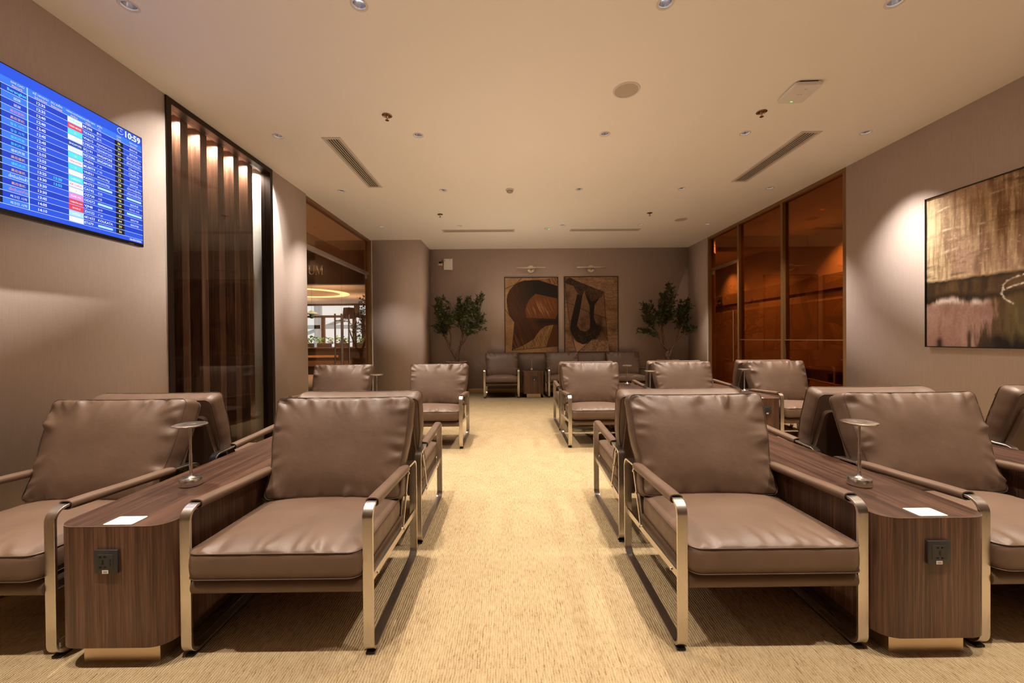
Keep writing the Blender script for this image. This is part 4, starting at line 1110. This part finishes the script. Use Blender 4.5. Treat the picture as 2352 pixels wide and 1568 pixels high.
stemsR = [([(.0, 0, .70), (-.02, 0, .86), (.0, .01, .96), (-.06, .0, 1.06), (-.10, 0, 1.25), (-.12, .02, 1.45), (-.10, .0, 1.62)], .048, .016),
          ([(.02, 0, .82), (.08, .02, .95), (.14, .0, 1.06), (.20, .02, 1.18), (.23, .0, 1.35), (.30, .02, 1.5)], .030, .012),
          ([(.0, .01, .95), (-.10, -.02, 1.05), (-.18, 0, 1.2), (-.24, .0, 1.36), (-.36, .0, 1.48)], .024, .010),
          ([(.20, .02, 1.18), (.32, 0, 1.30), (.42, .0, 1.42)], .018, .009)]
blobsR = [((-.34, 0, 1.66), (.24, .22, .20), 20), ((-.06, 0, 1.78), (.24, .22, .24), 24), ((.30, .0, 1.70), (.26, .2, .22), 24), ((.02, 0, 2.10), (.20, .16, .24), 16), ((.38, 0, 1.92), (.14, .16, .2), 12), ((-.42, 0, 1.90), (.14, .15, .16), 10), ((-.48, 0, 1.40), (.16, .12, .08), 7), ((.44, 0, 1.45), (.14, .14, .10), 9), ((.05, 0, 2.34), (.06, .06, .1), 4)]
olive_tree('potted olive tree in the corner right of the abstract pictures', (3.44, 8.68, 0), stemsR, [(c, r, int(k * 1.6)) for c, r, k in blobsR], 5, 17)

# ------------------------------------------------------------------ the neighbouring lounge seen through the entrance
LZ = 3.1; WY = 20.5; BY = 11.9
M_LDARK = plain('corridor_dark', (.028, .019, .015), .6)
M_LCEIL = plain('lounge_ceiling', (.74, .55, .40), .8)
M_LFLOOR = plain('lounge_floor', (.36, .25, .17), .5)
struct('floor_lounge', MB().box((-15, 4.9, -.1), (-3.75, WY, 0)).box((-3.75, YP + .9, -.1), (-3.0, WY, 0)), M_LFLOOR, None)
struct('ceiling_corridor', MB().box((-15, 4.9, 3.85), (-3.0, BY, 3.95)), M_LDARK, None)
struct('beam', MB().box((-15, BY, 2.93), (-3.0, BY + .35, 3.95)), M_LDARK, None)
struct('ceiling_lounge', MB().box((-15, BY + .35, LZ), (-3.0, WY, LZ + .1)), M_LCEIL, None)
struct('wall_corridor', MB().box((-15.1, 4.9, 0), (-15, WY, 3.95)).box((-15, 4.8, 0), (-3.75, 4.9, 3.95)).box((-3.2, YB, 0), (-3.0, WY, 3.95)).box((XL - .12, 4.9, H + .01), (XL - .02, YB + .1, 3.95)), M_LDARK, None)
lt2 = MB()
LX0, LZ0, LH = -5.985, 3.195, .275
def stroke(pts): lt2.prism([(LX0 + a * LH, LZ0 + b * LH) for a, b in pts], BY - .03, BY - .004, lambda a, b, c: (a, c, b))
def slab(x0, x1, z0, z1): stroke([(x0, z0), (x1, z0), (x1, z1), (x0, z1)])
slab(.06, .20, .28, .96); slab(.60, .65, .28, .96); slab(0, .26, .96, 1); slab(.54, .71, .96, 1)
ou = [(.06 + .295 * (1 - math.cos(q * PI / 12)), .28 - .28 * math.sin(q * PI / 12)) for q in range(13)]
iu = [(.20 + .20 * (1 - math.cos(q * PI / 12)), .28 - .22 * math.sin(q * PI / 12)) for q in range(13)]
for k in range(12): stroke([ou[k], ou[k + 1], iu[k + 1], iu[k]])
slab(.84, .89, .04, .96); slab(.78, .95, 0, .04); slab(.78, .90, .96, 1); slab(1.44, 1.58, .04, .96); slab(1.38, 1.64, 0, .04); slab(1.44, 1.64, .96, 1)
stroke([(.84, .96), (1.14, .02), (1.20, .02), (1.00, .96)]); stroke([(1.14, .02), (1.20, .02), (1.50, .96), (1.44, .96)])
tag(obj('sign_letters', lt2, plain('sign_brass', (.62, .40, .26), .35, .6), None, None), 'raised bronze letters UM on the dark beam beyond the entrance', 'sign')
spot('sign_fill', (-5.8, 10.7, 3.8), 70, 45, .9, .03, (1.0, .78, .55), (-5.8, BY, 3.15))  # extra spot added to brighten the letters, no fixture modelled
# lounge cove ring
rg_ = MB().lathe([(1.28, -.005), (1.62, -.005), (1.62, -.02), (1.28, -.02), (1.28, -.005)], 64, (-8.0, 15.6, LZ))
rg_.f = [f for f in rg_.f if len(f) == 4]; rg_.m = rg_.m[:len(rg_.f)]
tag(obj('cove_light', rg_, emit('cove_glow', (1.0, .60, .22), 2.4), None), 'glowing amber ring light in the lounge ceiling beyond the entrance', 'ceiling light')
# lounge window wall
mb = MB()
mb.box((-15, WY, 0), (-3.6, WY + .2, .9)); mb.box((-15, WY, 3.02), (-3.6, WY + .2, LZ))
struct('wall_lounge', mb, plain('lounge_wall', (.35, .26, .2), .7), None)
mb = MB()
mb.box((-15, WY + .02, 2.40), (-3.6, WY + .12, 2.52))
for x in (-12.6, -10.9, -9.62, -8.02, -7.55, -6.0): mb.box((x - .09, WY + .02, .9), (x + .09, WY + .12, 2.46))
mb.box((-8.02, WY + .02, 2.4), (-7.75, WY + .12, 3.05))
struct('trim_8', mb, plain('mullion', (.30, .24, .18), .5), label='window mullions of the lounge beyond the entrance')
# pale roof structure outside the lounge windows
struct('exterior_roof', MB().box((-15, WY + 6, 2.0), (-3, WY + 6.3, 2.25)).box((-13, WY + 6, .5), (-12.6, WY + 6.3, 3.6)).tube([(-14, WY + 6.5, 1.6), (-7, WY + 6.5, 4.2)], .12, 8), plain('pale_steel', (.55, .56, .56), .6), None)
# bar counter
t = thing('bar_counter', 'dark bar counter with a glowing shelf line beyond the entrance', 'counter', (-6.6, 14.5, 0))
obj('counter_body', MB().box((-1.9, 0, 0), (1.9, .7, .94)), M_LDARK, t)
obj('counter_top', MB().box((-1.95, -.05, .94), (1.95, .75, .985), .005, 1), plain('counter_brown', (.10, .055, .035), .3), t)
obj('shelf_strip', MB().box((-1.9, -.03, .62), (.35, 0, .70)), emit('shelf_glow', (.9, .28, .07), .5), t)
obj('lower_panel', MB().box((-1.9, -.02, .30), (1.9, 0, .50)), plain('counter_copper', (.30, .16, .09), .35, .4), t)
M_GRN = plain('bright_leaf', (.12, .30, .04), .5)
for i in range(4):
    t = thing('planter', ['leafy green planter on the bar counter, beside the wall edge', 'leafy green planter on the bar counter, second from the wall edge', 'leafy green planter on the bar counter, behind the door handles', 'leafy green planter on the bar counter, near the door frame'][i], 'planter', (-7.62 + i * .66, 14.95, .985), 0, 'green planters on the bar counter')
    obj('planter_box', MB().box((-.24, -.1, 0), (.24, .1, .15), .01, 1), plain('planter_dark', (.06, .04, .03), .5), t)
    lf = MB(); g = random.Random(i)
    for k in range(90):
        o = Vector((g.uniform(-.28, .28), g.uniform(-.12, .12), .14 + g.random() * .26 * (1 - abs(g.uniform(-1, 1)) * .4)))
        d = Vector((g.gauss(0, 1), g.gauss(0, 1), g.gauss(.4, .6))).normalized(); w_ = d.cross(Vector((g.gauss(0, 1), g.gauss(0, 1), 1))).normalized()
        l_ = g.uniform(.07, .12)
        lf.add([o, o + d * l_ * .5 + w_ * l_ * .3, o + d * l_, o + d * l_ * .5 - w_ * l_ * .3], [(0, 1, 2, 3)])
    obj('foliage', lf, M_GRN, t, None)
t = thing('floor_lamp', 'floor lamp with a dark drum shade beyond the entrance doors', 'lamp', (-5.14, 12.75, 0))
obj('lamp_base', MB().lathe([(.14, 0), (.14, .02), (.02, .03)], 24), M_BRONZE, t)
obj('pole', MB().tube([(0, 0, .02), (0, 0, 2.30)], .013, 10), M_BRONZE, t)
sh = MB().lathe([(.200, 1.93), (.165, 2.27), (.160, 2.27), (.195, 1.93)], 32); sh.f = [f for f in sh.f if len(f) == 4]; sh.m = sh.m[:len(sh.f)]
obj('lamp_shade', sh, plain('shade_brown', (.06, .042, .036), .8), t)
t = thing('pendant_lamp', 'small glass pendant lamp beyond the entrance, at the edge of the wall', 'lamp', (-6.75, 13.6, 0))
obj('pendant_rod', MB().tube([(0, 0, 2.25), (0, 0, LZ)], .003, 8), M_DARK, t)
obj('lamp_shade', MB().lathe([(.02, 2.27), (.10, 2.21), (.26, 2.14), (.24, 2.13), (.08, 2.17), (.06, 2.0), (0, 1.98)], 28), plain('pendant_green', (.10, .13, .11), .2), t)
olive_tree('olive tree in an urn beyond the entrance doors, cut by the door frame', (-4.12, 11.0, 0), stemsL, [((0, 0, 1.6), (.30, .25, .3), 34), ((.1, 0, 2.1), (.25, .2, .35), 22)], 9, 12, scale=1.0)

# ------------------------------------------------------------------ light
def point(name, loc, e, r, col):
    l = bpy.data.lights.new(name, 'POINT'); l.energy = e; l.shadow_soft_size = r; l.color = col
    o = bpy.data.objects.new(name, l); COL.objects.link(o); o.location = loc
for y in [a + .085 + .06 for a in fy[:-1]] + [SHOW1 - .10]:
    spot('showcase_beam', (-3.06, y, 3.27), 75, 150, 1.0, .015, (1, .90, .78), (-3.12, y + .06, 1.5))
WARM = (1.0, .72, .46)
for (x, y) in ((5.75, 7.25), (5.75, 11.0), (5.2, 9.2)): spot('meeting_beam', (x, y, H - .02), 120, 100, .9, .03, WARM, (6.0, y, 0)); spot('meeting_beam', (x - .7, y - .8, H - .004), 150, 165, 1.0, .025, WARM)  # the wide second spot of each pair is added fill
for (x, y) in ((-6.2, 13.6), (-8.5, 14.2), (-6.8, 17.5), (-10, 17)): spot('lounge_beam', (x, y, LZ - .02), 420, 120, .5, .05, WARM)
# upward fill spots without fixtures, added to brighten ceiling and upper walls
for (x, y, e) in ((.05, -1.2, 72), (.05, 4.0, 46), (.05, 7.2, 62)):
    spot('ceiling_fill', (x, y, 1.0), e, 165, .6, .25, (1.0, .82, .66) if y < 0 else (1.0, .78, .57), (x, y, 3))
for (x, y) in ((-6.0, 13.4), (-8.6, 14.6), (-6.4, 17.0), (-9.5, 18.0)): spot('lounge_fill', (x, y, 1.6), 130, 150, 1.0, .1, WARM, (x, y, 3))  # added upward fill with no lamp behind it, lifts the lounge ceiling
w = bpy.data.worlds.new('daylight'); S.world = w; w.use_nodes = True
bg = w.node_tree.nodes['Background']; bg.inputs[0].default_value = (.93, .97, 1.0, 1); bg.inputs[1].default_value = 1.2

# ------------------------------------------------------------------ camera
cd = bpy.data.cameras.new('camera'); cd.sensor_width = 36; cd.lens = 915 / 2352 * 36; cd.clip_start = .05; cd.clip_end = 100
cam = bpy.data.objects.new('camera', cd); COL.objects.link(cam); S.camera = cam
yaw, pit, roll = math.atan(4 / 915), -math.atan(7 / 915), math.radians(-.5)
cam.matrix_world = Matrix.Translation((0, 0, 1.25)) @ Matrix.Rotation(-yaw, 4, 'Z') @ Matrix.Rotation(PI / 2 + pit, 4, 'X') @ Matrix.Rotation(roll, 4, 'Z')

# ------------------------------------------------------------------ render look
S.view_settings.view_transform = 'Standard'; S.view_settings.look = 'None'; S.view_settings.gamma = 1; S.view_settings.exposure = 0
S.view_settings.use_curve_mapping = False
S.cycles.max_bounces = 10; S.cycles.diffuse_bounces = 6; S.cycles.glossy_bounces = 5; S.cycles.transparent_max_bounces = 16
S.cycles.use_denoising = True; S.cycles.sample_clamp_indirect = 6.0; S.cycles.caustics_reflective = False; S.cycles.caustics_refractive = False
